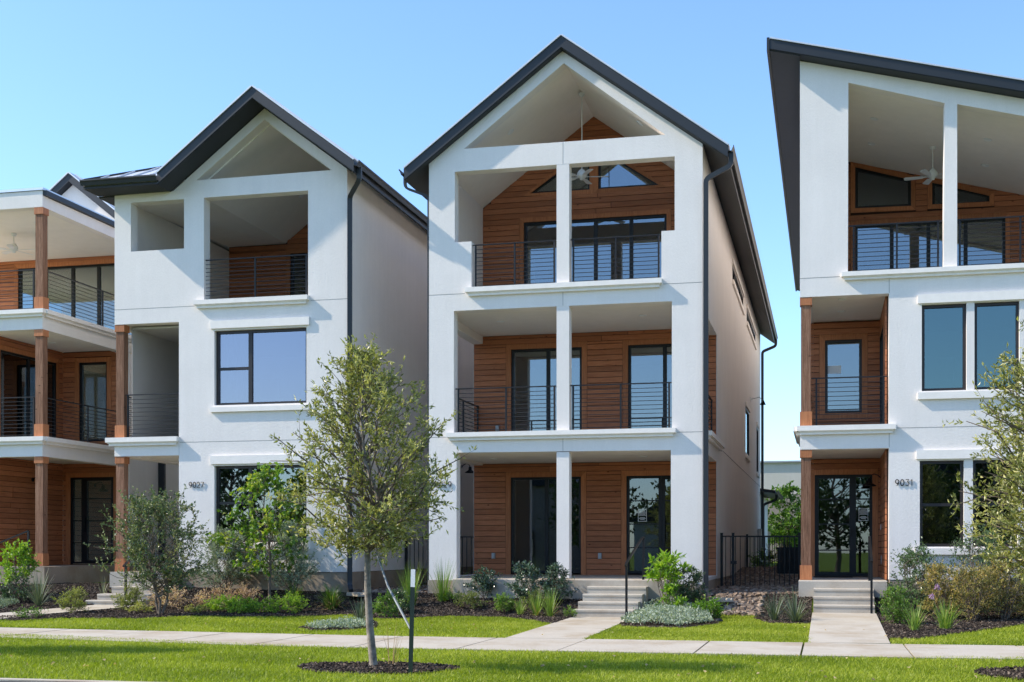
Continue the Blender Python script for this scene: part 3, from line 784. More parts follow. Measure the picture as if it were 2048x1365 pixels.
for (a, b, z0, z1, n) in ((8.9, 13.7, 8.88, 9.28, 4), (15.5, 20.8, 8.86, 9.24, 2), (14.85, 16.9, 4.5, 6.0, 1), (21.6, 23.0, 4.3, 6.0, 1)):
    window(h, a, b, z0, z1, Wd-.10, tuple(a+(b-a)*k/n for k in range(1, n)), axis='x')
    MB().box(Wd-.004, Wd+.05, a-.1, b+.1, z0-.14, z0-.02).build('window_sill', 'trim', h)
    MB().box(Wd-.004, Wd+.045, a-.1, b+.1, z1+.02, z1+.15).build('lintel', 'trim', h)
MB().box(Wd-.005, Wd+.003, 4.6, 24.4, 3.878, 3.892).build('control_joint', 'joint', h)
# lower rear wing with its own eave
MB().box(3.0, Wd-.0, 24.52, 31, .3, 3.6).build('rear_wing', 'stucco', h)
rw = MB().prism([[(2.8, 4.15), (6.55, 3.62), (6.55, 3.74), (2.8, 4.28)]], 24.3, 31.2).build('rear_wing_roof', 'metal_dark', h)
gutter(h, (6.55, 24.3, 3.74), (6.55, 31.2, 3.74), (1, 0))
downspout(h, [(6.6, 25.0, 3.6), (6.6, 25.0, 3.4), (6.08, 25.0, 3.2), (6.08, 25.0, 1.0)])
MB().box(Wd+.01, Wd+.14, 22.2, 22.8, 1.35, 2.2).build('meter_box', 'grey', h)
for (x, z) in ((1.0, 3.534), (4.5, 3.534)): recessed_light(h, x, 1.9, z)
for (x, z) in ((1.2, 6.689), (4.5, 6.689)): recessed_light(h, x, 1.7, z)
for x in (1.58, 4.52): recessed_light(h, x, 1.1, cz(x)-.004, rad(-36.4)*(1 if x < 3 else -1))
outlet(h, .53, 3.68, 1.26); outlet(h, 3.19, 3.68, 1.26); outlet(h, .63, 3.68, 4.41)
x0 = -8.519
steps(h, [(-4.96-x0, -3.74-x0, -1.68, -1.36, .206, .0), (-4.92-x0, -3.69-x0, -1.38, -1.06, .352, .0), (-4.88-x0, -3.65-x0, -1.08, -.76, .498, .1), (-4.84-x0, -3.61-x0, -.78, -.39, .644, .1)])
house_number(h, '9029', .14, 2.78, 'black house number 9029 half hidden by leaves')

# ------------------------------------------------------------------ HOUSE 9031 (right edge, single slope roof)
H3 = thing('townhouse', 'white house numbered 9031 at the right edge under one steep single-slope roof', 'house', (-.534, 27.54, 0))
h = H3; Wd = 7.4; rz = lambda u: 11.52-.262*u
outer = [(1.77, .80), (Wd, .80), (Wd, rz(Wd)), (0, rz(0)), (0, 6.63), (1.77, 6.63), (1.77, 3.95), (0, 3.95), (0, 3.48), (1.77, 3.48)]
holes = [[(.96, 7.09), (2.83, 7.09), (2.85, 10.42), (.97, 10.99)], [(3.09, 7.09), (5.9, 7.09), (5.9, 9.62), (3.09, 10.38)],
         R(2.41, 3.27, 4.62, 6.37), R(3.42, 4.27, 4.62, 6.37), R(2.37, 3.22, 1.47, 3.21), R(3.39, 4.24, 1.47, 3.21), R(4.6, 5.45, 4.62, 6.37)]
MB().prism([outer]+holes, 0, .30).build('front_wall', 'stucco', h)
MB().prism([[(3.2, .80), (24, .80), (24, 11.45), (.301, 11.45), (.301, 6.63), (3.2, 6.63)]], .003, .25, 'x').build('side_wall', 'stucco', h)
MB().box(Wd-.25, Wd, .301, 24, .8, 9.5).build('side_wall', 'stucco', h)
MB().box(.25, Wd-.25, 23.7, 24, .8, 9.7).build('rear_wall', 'stucco', h)
MB().box(.004, Wd-.26, .302, 3.3, 3.50, 3.93).build('balcony_floor', 'ceiling', h)
MB().box(.26, Wd-.26, 3.3, 23.6, 3.50, 3.93).build('inner_floor', 'ceiling', h)
MB().box(.01, Wd-.26, .302, 23.6, 6.65, 7.08).build('upper_floor', 'ceiling', h)
MB().box(1.78, Wd, .01, 24, .15, .795).build('foundation', 'found', h)
MB().box(.01, 1.78, .5, 24, .15, .76).build('foundation', 'found', h)
MB().prism([[(-.40, .2), (-.40, .765), (-.385, .78), (3.3, .79), (3.3, .2)]], -.02, 1.72, 'x').build('porch_slab', 'step', h)
ledge(h, .83, 5.95, 6.93, 7.09); ledge(h, -.06, 1.9, 3.78, 3.96); ledge(h, -.05, 3.2, 3.78, 3.96, 0, 'x', -1)
railing(h, (.98, .10), (2.82, .10), 7.10, 8.08, posts=[.10, .95, 1.75]); railing(h, (3.10, .10), (5.88, .10), 7.10, 8.08, posts=[.05, 1.2, 2.6])
railing(h, (.23, .12), (1.76, .12), 3.97, 4.97, posts=[.10, 1.44]); railing(h, (.10, .32), (.10, 3.2), 3.97, 4.97)
post(h, .02, .03, 3.965, 6.625); post(h, .02, .03, .785, 3.475)
# porch and middle balcony
dg = R(.27, 1.55, .80, 3.13)
wood_wall(h, R(.02, 1.78, .79, 3.495), 3.2, [dg])
w3 = window(h, .27, 1.13, .81, 3.13, 3.22, (), ((0, 1.40), (0, 2.0), (0, 2.57)), glass='glass_low', mat='black', name='front_door', fw=.085)
MB().box(1.055, 1.085, 3.13, 3.22, 1.75, 1.95).build('door_handle', 'black', w3)
w4 = window(h, 1.13, 1.55, .81, 3.13, 3.22, (), ((0, 1.40), (0, 2.57)), glass='glass_low', mat='black', name='side_light')
wood_wall(h, R(.30, 3.20, .79, 3.495), 1.74, [], 'x', -1)
dw = R(.50, 1.32, 4.54, 6.22)
wood_wall(h, R(.02, 1.78, 3.94, 6.64), 3.2, [dw]); window(h, .50, 1.32, 4.54, 6.22, 3.22)
sd = R(1.2, 2.9, 3.96, 6.2)
wood_wall(h, R(.30, 3.20, 3.94, 6.64), 1.74, [sd], 'x', -1); window(h, 1.2, 2.9, 3.97, 6.2, 1.70, (2.05,), axis='x', mat='black')
# top balcony
cl = lambda u: 11.27-.268*u
wl = [(1.22, 9.82), (2.54, 9.80), (2.54, 10.44), (1.22, 10.84)]; wr = [(3.03, 9.80), (4.35, 9.79), (4.35, 9.93), (3.03, 10.34)]
ds = R(1.22, 4.71, 7.10, 9.41)
wood_wall(h, [(.94, 7.09), (7.1, 7.09), (7.1, cl(7.1)), (.94, cl(.94))], 5.6, [ds, wl, wr], trimw=.11)
window(h, 0, 0, 0, 0, 5.62, poly=wl, mat='black', glass='glass_low'); window(h, 0, 0, 0, 0, 5.62, poly=wr, mat='black', glass='glass_low')
window(h, 1.22, 4.71, 7.10, 9.41, 5.62, (2.09, 2.95, 3.81), mat='black')
MB().prism([[(.25, cl(.25)), (7.14, cl(7.14)), (7.14, cl(7.14)+.15), (.25, cl(.25)+.15)]], .301, 23.6).build('vaulted_ceiling', 'ceiling', h)
MB().box(.80, .94, .301, 5.7, 7.09, 11.0).build('balcony_side_wall', 'stucco', h)
rooms(h, 1.9, Wd-.26, .31, 23.5, [(.81, 3.49), (3.93, 6.64)], 5.2)
rooms(h, .26, Wd-.26, 5.8, 23.5, [(7.09, 9.4)], 12)
MB().box(.26, 1.75, 3.4, 3.45, .0, .1).build('sill_plate', 'joint', h)
for a in (2.41, 3.42, 4.6): window(h, a, a+.86, 4.62, 6.37, .09, glass='glass_teal_refl')
for a in (2.37, 3.39): window(h, a, a+.85, 1.47, 3.21, .09, (), ((0, 2.32),), glass='glass_low')
for (z0, z1, a, b) in ((6.39, 6.57, 2.33, 5.6), (3.24, 3.42, 2.30, 4.4)): MB().box(a, b, -.055, .001, z0, z1).build('lintel', 'trim', h)
for (z0, z1, a, b) in ((4.45, 4.59, 2.33, 5.6), (1.31, 1.44, 2.28, 4.4)): MB().box(a, b, -.07, .001, z0, z1).build('window_sill', 'trim', h)
joints(h, [(0, .80, 7.02), (1.92, Wd, 3.885)], [(1.775, 3.5, 3.78), (1.775, 6.64, 6.92)])
roof_slab(h, [(-.60, 11.90), (8.0, 11.90-.262*8.6)], .20, -.35, 25.2)
MB().box(-.66, -.605, -.36, 25.2, 11.66, 11.93).build('barge_board', 'metal_dark', h)
MB().prism([[(-.60, 11.693-.02), (0, 11.53-.02), (0, 11.545), (-.6, 11.70)]], -.3, 25.1).build('soffit', 'soffit_dark', h)
recessed_light(h, .85, .5, 6.649); recessed_light(h, .85, 1.9, 6.649)
for (u, w) in ((1.55, 2.0), (1.55, 3.8), (4.05, 3.8), (3.9, 2.0)): recessed_light(h, u, w, cl(u)-.004, rad(15))
steps(h, [(-.25+.534, .91+.534, -1.44, -1.12, .33, .1), (-.25+.534, .91+.534, -1.14, -.82, .48, .1), (-.25+.534, .91+.534, -.84, -.39, .63, .1)])
house_number(h, '9031', 1.89, 2.71, 'black house number 9031')
outlet(h, .99, 3.18, 4.1)
MB().box(1.700, 1.715, 2.2, 2.32, 1.1, 1.28).build('outlet_box', 'grey', h)
MB().box(1.700, 1.712, 2.5, 2.56, 1.85, 1.97).build('doorbell', 'white', h)

# ------------------------------------------------------------------ HOUSE at the left edge
H0 = thing('townhouse', 'white house at the left edge with cedar corner posts and wraparound balconies', 'house', (-18.26, 27.63, 0))
h = H0
def ring(x0, x1, y0, y1, z0, z1, mat, name): return MB().box(x0, x1, y0, y1, z0, z1).build(name, mat, h)
LX = -7.0
ring(LX, 0, 0, .25, 9.63, 10.02, 'stucco', 'front_beam'); ring(-.25, 0, .251, 12, 9.63, 9.90, 'stucco', 'side_beam')
ring(LX, .03, -.03, 12, 10.03, 10.09, 'flash', 'roof_coping')
MB().box(-.02, .10, .02, 12, 9.905, 10.025).build('gutter', 'metal_dark', h)
ring(LX, -.26, .255, 12, 9.72, 9.98, 'ceiling', 'porch_roof')
for (z0, z1, ll, lh) in ((6.70, 7.00, 7.0, 7.17), (3.65, 3.94, 3.94, 4.12)):
    ring(LX, 0, 0, .25, z0, z1+.001, 'stucco', 'front_beam'); ring(-.25, -.001, .251, 4, z0, z1, 'stucco', 'side_beam')
    ring(LX, -.26, .255, 5.4, z0+.1, ll+.08, 'ceiling', 'balcony_floor')
    ledge(h, LX, .10, ll, lh); ledge(h, 0.001, 5.4 if z0 > 6 else 4, ll, lh, 0, 'x', 1)
for (z0, z1) in ((7.175, 9.625), (4.125, 6.695), (1.02, 3.645)): post(h, -.205, .02, z0, z1)
railing(h, (-3.4, .10), (-.21, .10), 7.18, 8.17, posts=[.05, 1.6, 3.1]); railing(h, (-.10, .23), (-.10, 5.4), 7.18, 8.17, posts=[.05, 2.6, 5.1])
railing(h, (-3.4, .10), (-.21, .10), 4.13, 5.10, posts=[.05, 1.6, 3.1]); railing(h, (-.10, .23), (-.10, 3.95), 4.13, 5.10, posts=[.05, 1.9, 3.65])
MB().box(LX, .05, 0, 12, .15, 1.00).build('porch_slab', 'found', h)
ring(-.25, -.003, 4.0, 12, 1.0, 6.70, 'stucco', 'side_wall'); ring(-.25, -.003, 5.5, 12, 6.70, 9.62, 'stucco', 'side_wall')
MB().prism([R(LX, -.25, 1.0, 9.7), R(-6, -4.9, 7.5, 9.0), R(-3.6, -3.0, 7.2, 9.1), R(-2.5, -1.9, 7.2, 9.1), R(-1.4, -.8, 1.6, 3.0), R(-1.9, -.9, 4.6, 5.8)], 11.7, 12).build('rear_wall', 'stucco', h)
for q in ((-3.6, -3.0, 7.2, 9.1), (-2.5, -1.9, 7.2, 9.1), (-1.9, -.9, 4.6, 5.8)): window(h, *q, 11.75, glass='glass_teal')
MB().box(LX, -2.26, 4.2, 12, 3.75, 3.9).build('inner_floor', 'ceiling', h); MB().box(LX, -.26, 5.4, 12, 6.8, 7.1).build('inner_floor', 'ceiling', h)
MB().box(-2.25, -.26, 4.2, 12, 3.75, 3.9).build('inner_floor', 'ceiling', h)
wood_wall(h, R(-6.9, -.25, 7.10, 9.72), 5.4, [R(-4.35, -.4, 7.11, 9.50)]); window(h, -4.35, -.4, 7.11, 9.50, 5.42, (-3.5, -2.62, -1.80), mat='black', glass='glass_low')
wood_wall(h, R(-2.0, -.25, 4.05, 6.80), 4.0, [R(-1.51, -.66, 4.35, 6.50)]); window(h, -1.51, -.66, 4.35, 6.50, 4.02, mat='black', glass='glass_low')
wood_wall(h, R(0.9, 4.0, 4.05, 6.80), -2.02, [R(1.2, 3.66, 4.08, 6.46)], 'x', 1); window(h, 1.2, 3.66, 4.08, 6.46, -2.10, (2.45,), axis='x', mat='black', glass='glass_low')
wood_wall(h, R(-2.0, -.25, 1.0, 3.75), 4.0, [R(-1.78, -.46, 1.02, 3.38)]); w5 = window(h, -1.78, -1.40, 1.03, 3.38, 4.02, (), ((0, 1.6), (0, 2.2), (0, 2.8)), mat='black', glass='glass_low', name='side_light')
w6 = window(h, -1.40, -.46, 1.03, 3.38, 4.02, (), ((0, 1.6), (0, 2.2), (0, 2.8)), mat='black', glass='glass_low', name='front_door', fw=.10)
MB().box(-1.37, -1.34, 3.93, 4.0, 1.9, 2.3).build('door_handle', 'black', w6)
wood_wall(h, R(.6, 4.0, 1.0, 3.75), -2.02, [], 'x', 1)
wood_wall(h, R(-6.9, -2.05, 1.0, 3.75), .62, []); wood_wall(h, R(-6.9, -2.05, 4.05, 6.8), .92, [R(-4.6, -2.6, 4.35, 6.4)]); window(h, -4.6, -2.6, 4.35, 6.4, .94, mat='black', glass='glass_low')
for (z0, z1) in ((1.0, 3.7), (4.05, 6.8)): MB().box(LX, -1.9, 8.0, 8.1, z0, z1).build('interior_wall', 'wallint', h)
MB().box(-.003, .005, 4.02, 12, 6.988, 7.0).build('control_joint', 'joint', h)
downspout(h, [(.06, 5.6, 9.7), (.06, 5.6, .8)], (.24, .10))
# main gable behind the flat porch roof
gp = [(-7, 9.6), (-3.1, 12.35), (.5, 9.6)]
gp = [(-7.0, 9.5), (-3.1, 12.28), (.35, 9.80), (.35, 9.4)]
MB().prism([[(-3.7, 10.095), (.05, 10.095), (-1.9, 11.45)]], 4.3, 4.6).build('gable_wall', 'stucco', h)
roof_slab(h, [(-1.9, 11.72), (.40, 9.90)], .22, 4.1, 14); roof_slab(h, [(-1.9, 11.72), (-3.75, 10.27)], .22, 4.1, 14)
recessed_light(h, -1.2, 1.6, 9.718); recessed_light(h, -1.3, 2.4, 6.798); recessed_light(h, -.9, 2.8, 3.748)
MB().box(-2.16, -2.10, 3.96, 3.99, 2.12, 2.24).build('doorbell', 'white', h)

# ------------------------------------------------------------------ vegetation
rng = np.random.default_rng(11)
def leaf_mesh(name, P, D, ln, wd, mat, tone, parent=None, fold=.25, up=None):
    """one folded two-triangle leaf per point; P base points, D directions"""
    n = len(P); D = D/np.linalg.norm(D, axis=1)[:, None]
    rv = rng.normal(size=(n, 3)) if up is None else up+rng.normal(size=(n, 3))*.35
    S = np.cross(D, rv); S /= (np.linalg.norm(S, axis=1)[:, None]+1e-9); U = np.cross(S, D)
    ln = np.asarray(ln).reshape(-1, 1)*np.ones((n, 1)); wd = np.asarray(wd).reshape(-1, 1)*np.ones((n, 1))
    tip = P+D*ln-U*ln*.12; mid = P+D*ln*.48
    a = mid+S*wd*.5+U*wd*fold; b = mid-S*wd*.5+U*wd*fold
    V = np.stack([P, a, tip, b], 1).reshape(-1, 3).astype(np.float32)
    me = bpy.data.meshes.new(name); me.vertices.add(4*n); me.vertices.foreach_set('co', V.ravel())
    base = np.arange(n)*4
    F = np.stack([base, base+1, base+2, base, base+2, base+3], 1).ravel().astype(np.int32)
    me.loops.add(6*n); me.loops.foreach_set('vertex_index', F)
    me.polygons.add(2*n); me.polygons.foreach_set('loop_start', np.arange(2*n, dtype=np.int32)*3)
    at = me.attributes.new('tone', 'FLOAT', 'POINT'); at.data.foreach_set('value', np.repeat(np.clip(tone, 0, 1), 4).astype(np.float32))
    me.update(); me.materials.append(M[mat]); me.shade_flat()
    return link(bpy.data.objects.new(name, me), parent)
def unit(v): return v/np.linalg.norm(v)

def plant(name, label, cat, loc, H, env, leaf, mat, nprim=40, ntw=7, nleaf=14, z0=.0, stems=1, stem_r=.03, stem_spread=0., bark='barkd',
          twl=.22, off=(0, 0), lean=(0, 0), group=None, rise=.6, lw=.4, crown='crown', trunkname='trunk', seed=None, tb=.5, tv=.22, kind_pt='leaf', drop=0.):
    """branching plant. env: list of (z, radius) of the crown; branches run from the stems to points of that outline,
    twigs leave them, leaves sit along the twigs"""
    r = np.random.default_rng(seed if seed is not None else int(abs(loc[0]*913+loc[1]*77)) % 9999)
    z = gz(loc[0], loc[1]); t = thing(name, label, cat, (loc[0], loc[1], z), 0, group)
    ez = np.array([e[0] for e in env]); er = np.array([e[1] for e in env])
    mb = MB(); mbt = MB(); axes = []
    ztop = ez[-1]
    for s in range(stems):
        a = 2*math.pi*s/stems+r.uniform(0, 1); sp = stem_spread*r.uniform(.5, 1.1) if stems > 1 else 0
        pts = []; k = 7
        for i in range(k+1):
            f = i/k; zz = f*(ztop*(.92 if stems == 1 else .8))
            q = (off[0]*f+lean[0]*f+math.cos(a)*sp*f**.8+r.normal()*.012*H*(f > 0)*(f < 1), off[1]*f+lean[1]*f+math.sin(a)*sp*f**.8+r.normal()*.012*H*(f > 0)*(f < 1), zz)
            pts.append((q[0]+(math.cos(a)*.03*min(1, stems-1)), q[1]+(math.sin(a)*.03*min(1, stems-1)), q[2]))
        axes.append(np.array(pts)); mbt.tube([(0+pts[0][0], pts[0][1], -.05)]+pts, [stem_r*1.25]+[stem_r*(1-.8*i/k) for i in range(k+1)], 7)
    LP, LD, LT = [], [], []
    for i in range(nprim):
        zt = ez[0]+(ztop-ez[0])*r.uniform(0, 1)**.9
        R_ = np.interp(zt, ez, er)*r.uniform(.45, 1.14); a = r.uniform(0, 2*math.pi)
        f0 = zt/ztop
        tgt = np.array([off[0]*f0+lean[0]*f0+R_*math.cos(a), off[1]*f0+lean[1]*f0+R_*math.sin(a), zt])
        ax = axes[r.integers(len(axes))]
        zs = max(z0+abs(r.normal())*.10*H, zt-R_*rise-r.uniform(0, .1)*H); zs = min(zs, ax[-1][2]*.97, zt)
        st = np.array([np.interp(zs, ax[:, 2], ax[:, 0]), np.interp(zs, ax[:, 2], ax[:, 1]), zs])
        d = tgt-st; Ln = np.linalg.norm(d)
        if Ln < .03: continue
        k = 4; pts = [st+d*(j/k)+r.normal(size=3)*.035*Ln*(0 < j < k)+np.array([0, 0, .06*Ln*math.sin(math.pi*j/k)]) for j in range(k+1)]
        br = stem_r*.34*min(1, Ln/H*2.2)
        mb.tube([tuple(p) for p in pts], [br*(1-.8*j/k)+.0015 for j in range(k+1)], 4, cap=False)
        pts = np.array(pts); ctone = r.normal()*.12
        for j in range(ntw):
            f = r.uniform(.25, 1)**.8; idx = f*k; i0 = min(k-1, int(idx)); p = pts[i0]+(pts[i0+1]-pts[i0])*(idx-i0)
            dd = unit(d)*.7+r.normal(size=3)*.55+np.array([0, 0, .25-drop]); dd = unit(dd); tl = twl*r.uniform(.5, 1.25)
            q = p+dd*tl
            if r.random() < .6: mb.tube([tuple(p), tuple(q)], [.0028, .0012], 3, cap=False)
            m = max(2, int(nleaf*r.uniform(.6, 1.4)))
            fs = r.uniform(.1, 1.0, m)
            LP.append(p+dd*tl*fs[:, None]+r.normal(size=(m, 3))*.008)
            LD.append(dd*.8+r.normal(size=(m, 3))*.75+np.array([0, 0, .1-drop])); LT.append(tb+ctone+r.normal(size=m)*tv+.12*(fs-.5))
    P = np.concatenate(LP); D = np.concatenate(LD); T = np.concatenate(LT)
    keep = P[:, 2] > .02; P, D, T = P[keep], D[keep], T[keep]
    mbt.build(trunkname, bark, t, True); tag(mb.build('branches', 'barkd', t), kind='stuff')
    leaf_mesh(crown, P, D, leaf*rng.uniform(.65, 1.25, len(P)), leaf*lw*rng.uniform(.7, 1.2, len(P)), mat, T, t)
    return t

OAK = [(1.40, .45), (1.6, .85), (1.95, 1.12), (2.4, 1.15), (2.8, 1.0), (3.2, .74), (3.5, .45), (3.74, .12)]
def oak(loc, label, seed, s=1.0, off=(-.12, -.03), nb=140, env=OAK):
    return plant('oak_tree', label, 'tree', loc, 3.7*s, [(a*s, b*s) for a, b in env], .066, 'oak', nb, 9, 11, (1.35 if env is OAK else 1.0)*s, 1, .052, 0, 'bark',
                 .26, off, (0, 0), 'young oaks along the street strip', .75, .36, 'crown', 'trunk', seed, .5, .24)
oak((-5.26, 14.72), 'young oak with a pale trunk standing in the mulch ring before the middle houses', 3)
oak((2.68, 15.55), 'young oak at the right edge whose branches cover the lower windows of house 9031', 8, 1.02, (-.08, 0), 290, [(1.0, .6), (1.3, .98), (1.9, 1.10), (2.6, 1.02), (3.1, .85), (3.5, .6), (3.85, .2)])
oak((-12.9, 15.4), 'young oak just past the left edge of the picture that shades the near lawn', 12, 1.0)

def shrubdef(name, label, loc, H, R_, leaf, mat, n=26, ntw=6, nl=10, cat='shrub', stems=4, lw=.5, z0=.03, group=None, low=.12, twl=None, **k):
    env = [(H*low, R_*.72), (H*.32, R_), (H*.6, R_*.98), (H*.82, R_*.72), (H*.97, R_*.3)]
    return plant(name, label, cat, loc, H, env, leaf, mat, n, ntw, nl, z0, stems, max(.006, H*.013), R_*.55, 'barkd', twl or R_*.42, (0, 0), (0, 0), group, .9, lw, 'foliage', 'stem', None, **k)

plant('crepe_myrtle', 'multi-stemmed crepe myrtle standing in the mulch before the steps of house 9027', 'small tree', (-13.19, 24.04), 2.5,
      [(.55, .55), (.85, .95), (1.25, 1.18), (1.7, 1.05), (2.1, .9), (2.45, .45)], .060, 'crepe', 100, 9, 12, .35, 3, .028, .5, 'barkd', .30, (-.1, 0), (0, 0), None, .9, .5, seed=5, tb=.55, tv=.27)
plant('redbud_tree', 'slim redbud with light green heart-shaped leaves before the ground floor window of 9027', 'small tree', (-11.81, 26.34), 3.0,
      [(.8, .7), (1.1, 1.0), (1.6, 1.22), (2.1, .95), (2.6, .55), (3.0, .22)], .10, 'redbud', 46, 6, 8, .7, 1, .035, 0, 'barkd', .30, (-.15, 0), (0, 0), None, .55, .85, seed=6, drop=.45, tb=.5, tv=.26)
shrubdef('sage_bush', 'grey-green sage bush left of the redbud trunk', (-13.13, 26.86), 1.40, .66, .045, 'sage', 80, 9, 13, lw=.5, low=.2, tb=.45)
shrubdef('sage_bush', 'grey-green sage bush right of the redbud trunk', (-11.5, 26.85), 1.60, .55, .045, 'sage', 76, 9, 13, lw=.5, low=.2, tb=.6)
shrubdef('lime_shrub', 'bright green shrub at the left edge beside the handrail', (-17.97, 26.21), 1.25, .48, .075, 'lime', 34, 6, 9, low=.45)
shrubdef('round_shrub', 'low dark leafy shrub under the bright green shrub at the left edge', (-17.75, 25.9), .55, .42, .05, 'dark', 26, 6, 9)
shrubdef('round_shrub', 'small rounded yellow-green shrub beside the left path, the left one of two', (-15.05, 23.9), .46, .36, .035, 'yellowish', 34, 8, 11, tb=.55)
shrubdef('round_shrub', 'small rounded yellow-green shrub at the foot of the steps of 9027', (-14.35, 24.9), .46, .38, .035, 'yellowish', 34, 8, 11, tb=.45)
shrubdef('pink_shrub', 'low pink-leaved shrub left of the crepe myrtle stems', (-13.9, 25.62), .42, .50, .035, 'pink', 30, 7, 9, tb=.8)
shrubdef('pink_shrub', 'low pink-leaved shrub right of the crepe myrtle stems', (-13.0, 25.93), .38, .42, .035, 'pink', 26, 7, 9, tb=.7)
shrubdef('pink_shrub', 'low pinkish shrub under the left sage bush', (-12.40, 26.2), .42, .40, .035, 'pink', 26, 7, 9, tb=.6)
shrubdef('creeping_plant', 'bright green creeping plant on dark mulch, leftmost of three', (-12.42, 25.3), .26, .42, .045, 'lime', 30, 7, 10, tb=.5, cat='plant')
shrubdef('creeping_plant', 'bright green creeping plant on dark mulch, middle one by the lawn edge', (-11.78, 24.95), .24, .40, .045, 'lime', 28, 7, 10, tb=.45, cat='plant')
shrubdef('creeping_plant', 'bright green creeping plant on dark mulch right of the redbud trunk', (-11.10, 25.5), .30, .50, .045, 'lime', 34, 7, 10, tb=.55, cat='plant')
shrubdef('creeping_plant', 'thin low leafy plant at the tip of the left mulch bed', (-15.1, 22.45), .17, .34, .04, 'fresh', 16, 5, 7, tb=.3, cat='plant')
shrubdef('creeping_plant', 'yellow low plant left of the crepe myrtle foot', (-13.85, 24.35), .16, .30, .045, 'yellowish', 14, 5, 8, tb=.9, cat='plant')
shrubdef('creeping_plant', 'yellow low plant right of the crepe myrtle foot', (-12.75, 24.75), .14, .26, .045, 'yellowish', 12, 5, 8, tb=.9, cat='plant')
shrubdef('round_shrub', 'leafy green shrub behind the oak trunk', (-8.62, 24.8), .50, .34, .045, 'fresh', 28, 7, 9, tb=.35)
shrubdef('round_shrub', 'dark green shrub behind the white-topped stake', (-8.75, 25.9), .42, .36, .045, 'dark', 26, 7, 9, tb=.6)
shrubdef('laurel_shrub', 'glossy dark laurel in front of the porch, left of three', (-7.14, 27.0), .66, .34, .055, 'laurel', 30, 7, 9, stems=3, low=.2)
shrubdef('laurel_shrub', 'glossy dark laurel in front of the porch, middle of three', (-6.19, 26.7), .84, .36, .055, 'laurel', 36, 7, 9, stems=3, low=.2)
shrubdef('laurel_shrub', 'glossy dark laurel beside the middle steps, right of three', (-5.56, 26.7), .80, .40, .055, 'laurel', 38, 7, 9, stems=3, low=.2)
shrubdef('round_shrub', 'small green mound in mulch by the left pier of the middle house', (-7.74, 26.73), .24, .24, .035, 'fresh', 20, 6, 9, tb=.25)
shrubdef('round_shrub', 'small yellow-green mound in mulch below the left laurel', (-7.3, 26.3), .33, .30, .035, 'yellowish', 26, 7, 9, tb=.3)
shrubdef('round_shrub', 'small fresh green mound in mulch below the middle laurel', (-6.5, 26.15), .34, .30, .04, 'fresh', 26, 7, 9, tb=.5)
shrubdef('round_shrub', 'small olive mound between the two grass clumps by the middle steps', (-5.86, 26.3), .36, .30, .038, 'yellowish', 24, 7, 9, tb=.2)
shrubdef('creeping_plant', 'tiny green plant at the foot of the middle steps', (-5.02, 25.5), .18, .18, .035, 'fresh', 14, 5, 7, tb=.5, cat='plant')
shrubdef('dark_shrub', 'dark dense shrub against the right pier of the middle house', (-2.72, 26.62), .78, .36, .045, 'dark', 44, 8, 10, tb=.55)
shrubdef('lime_shrub', 'bright green upright plant in the silver groundcover', (-2.98, 25.75), .62, .26, .07, 'lime', 22, 6, 9, tb=.4)
shrubdef('creeping_plant', 'fresh green sprawling plant right of the silver groundcover', (-2.25, 25.35), .30, .42, .05, 'lime', 28, 7, 9, tb=.15, cat='plant')
shrubdef('creeping_plant', 'small blue-green plant at the front edge of the silver groundcover', (-2.32, 23.85), .10, .14, .045, 'silver_leaf', 9, 5, 6, tb=.2, cat='plant')
shrubdef('dark_shrub', 'tall dark green shrub beside the steps of house 9031', (1.72, 26.35), 1.22, .52, .05, 'dark', 70, 8, 9, tb=.85, low=.1)
shrubdef('round_shrub', 'light green rounded shrub low at the right of the steps of 9031', (1.22, 24.2), .62, .36, .04, 'fresh', 44, 8, 10, tb=.4)
shrubdef('dark_shrub', 'dark green tall shrub among the rusty bushes under the window', (2.95, 26.9), 1.45, .62, .05, 'dark', 70, 8, 9, tb=.9)
NG = 'rusty bushes in the right bed'
for (lb, x, y, H, R_) in (('rust and green bush in the right bed nearest the steps', 2.08, 25.6, 1.02, .45), ('rust and green bush in the middle of the right bed', 2.62, 25.2, .98, .52),
                         ('rust and green bush in the right bed below the hanging oak branches', 3.2, 25.6, 1.1, .52), ('rust and green bush cut by the right edge of the picture', 3.85, 25.9, 1.05, .55)):
    shrubdef('rusty_bush', lb, (x, y), H, R_, .042, 'rust', 64, 8, 10, group=NG, tb=.5, tv=.3, stems=6, low=.08)
# palmate plant on bare stems
plant('paperplant', 'bright green palm-leaved plant on bare stems beside the middle steps', 'shrub', (-3.15, 26.35), 1.12, [(.62, .25), (.75, .46), (.95, .44), (1.10, .2)], .15, 'lime', 26, 3, 7, .3, 5, .012, .40, 'barkd', .07, (0, 0), (0, 0), None, .9, .34, 'foliage', 'stem', 21, tb=.62, tv=.18)
plant('garden_tree', 'leafy young tree behind the black fence in the gap on the right', 'tree', (-1.85, 61.0), 3.9, [(.9, .9), (1.6, 1.2), (2.4, 1.1), (3.1, .75), (3.4, .3)], .18, 'fresh', 60, 7, 8, .5, 2, .04, .2, 'barkd', .35, (0, 0), (0, 0), None, .6, .5, 'crown', 'trunk', 31, tb=.25)
shrubdef('dark_shrub', 'low shrub at the far end of the stony gap on the right', (-2.0, 43), .6, .5, .06, 'fresh', 30, 7, 9)

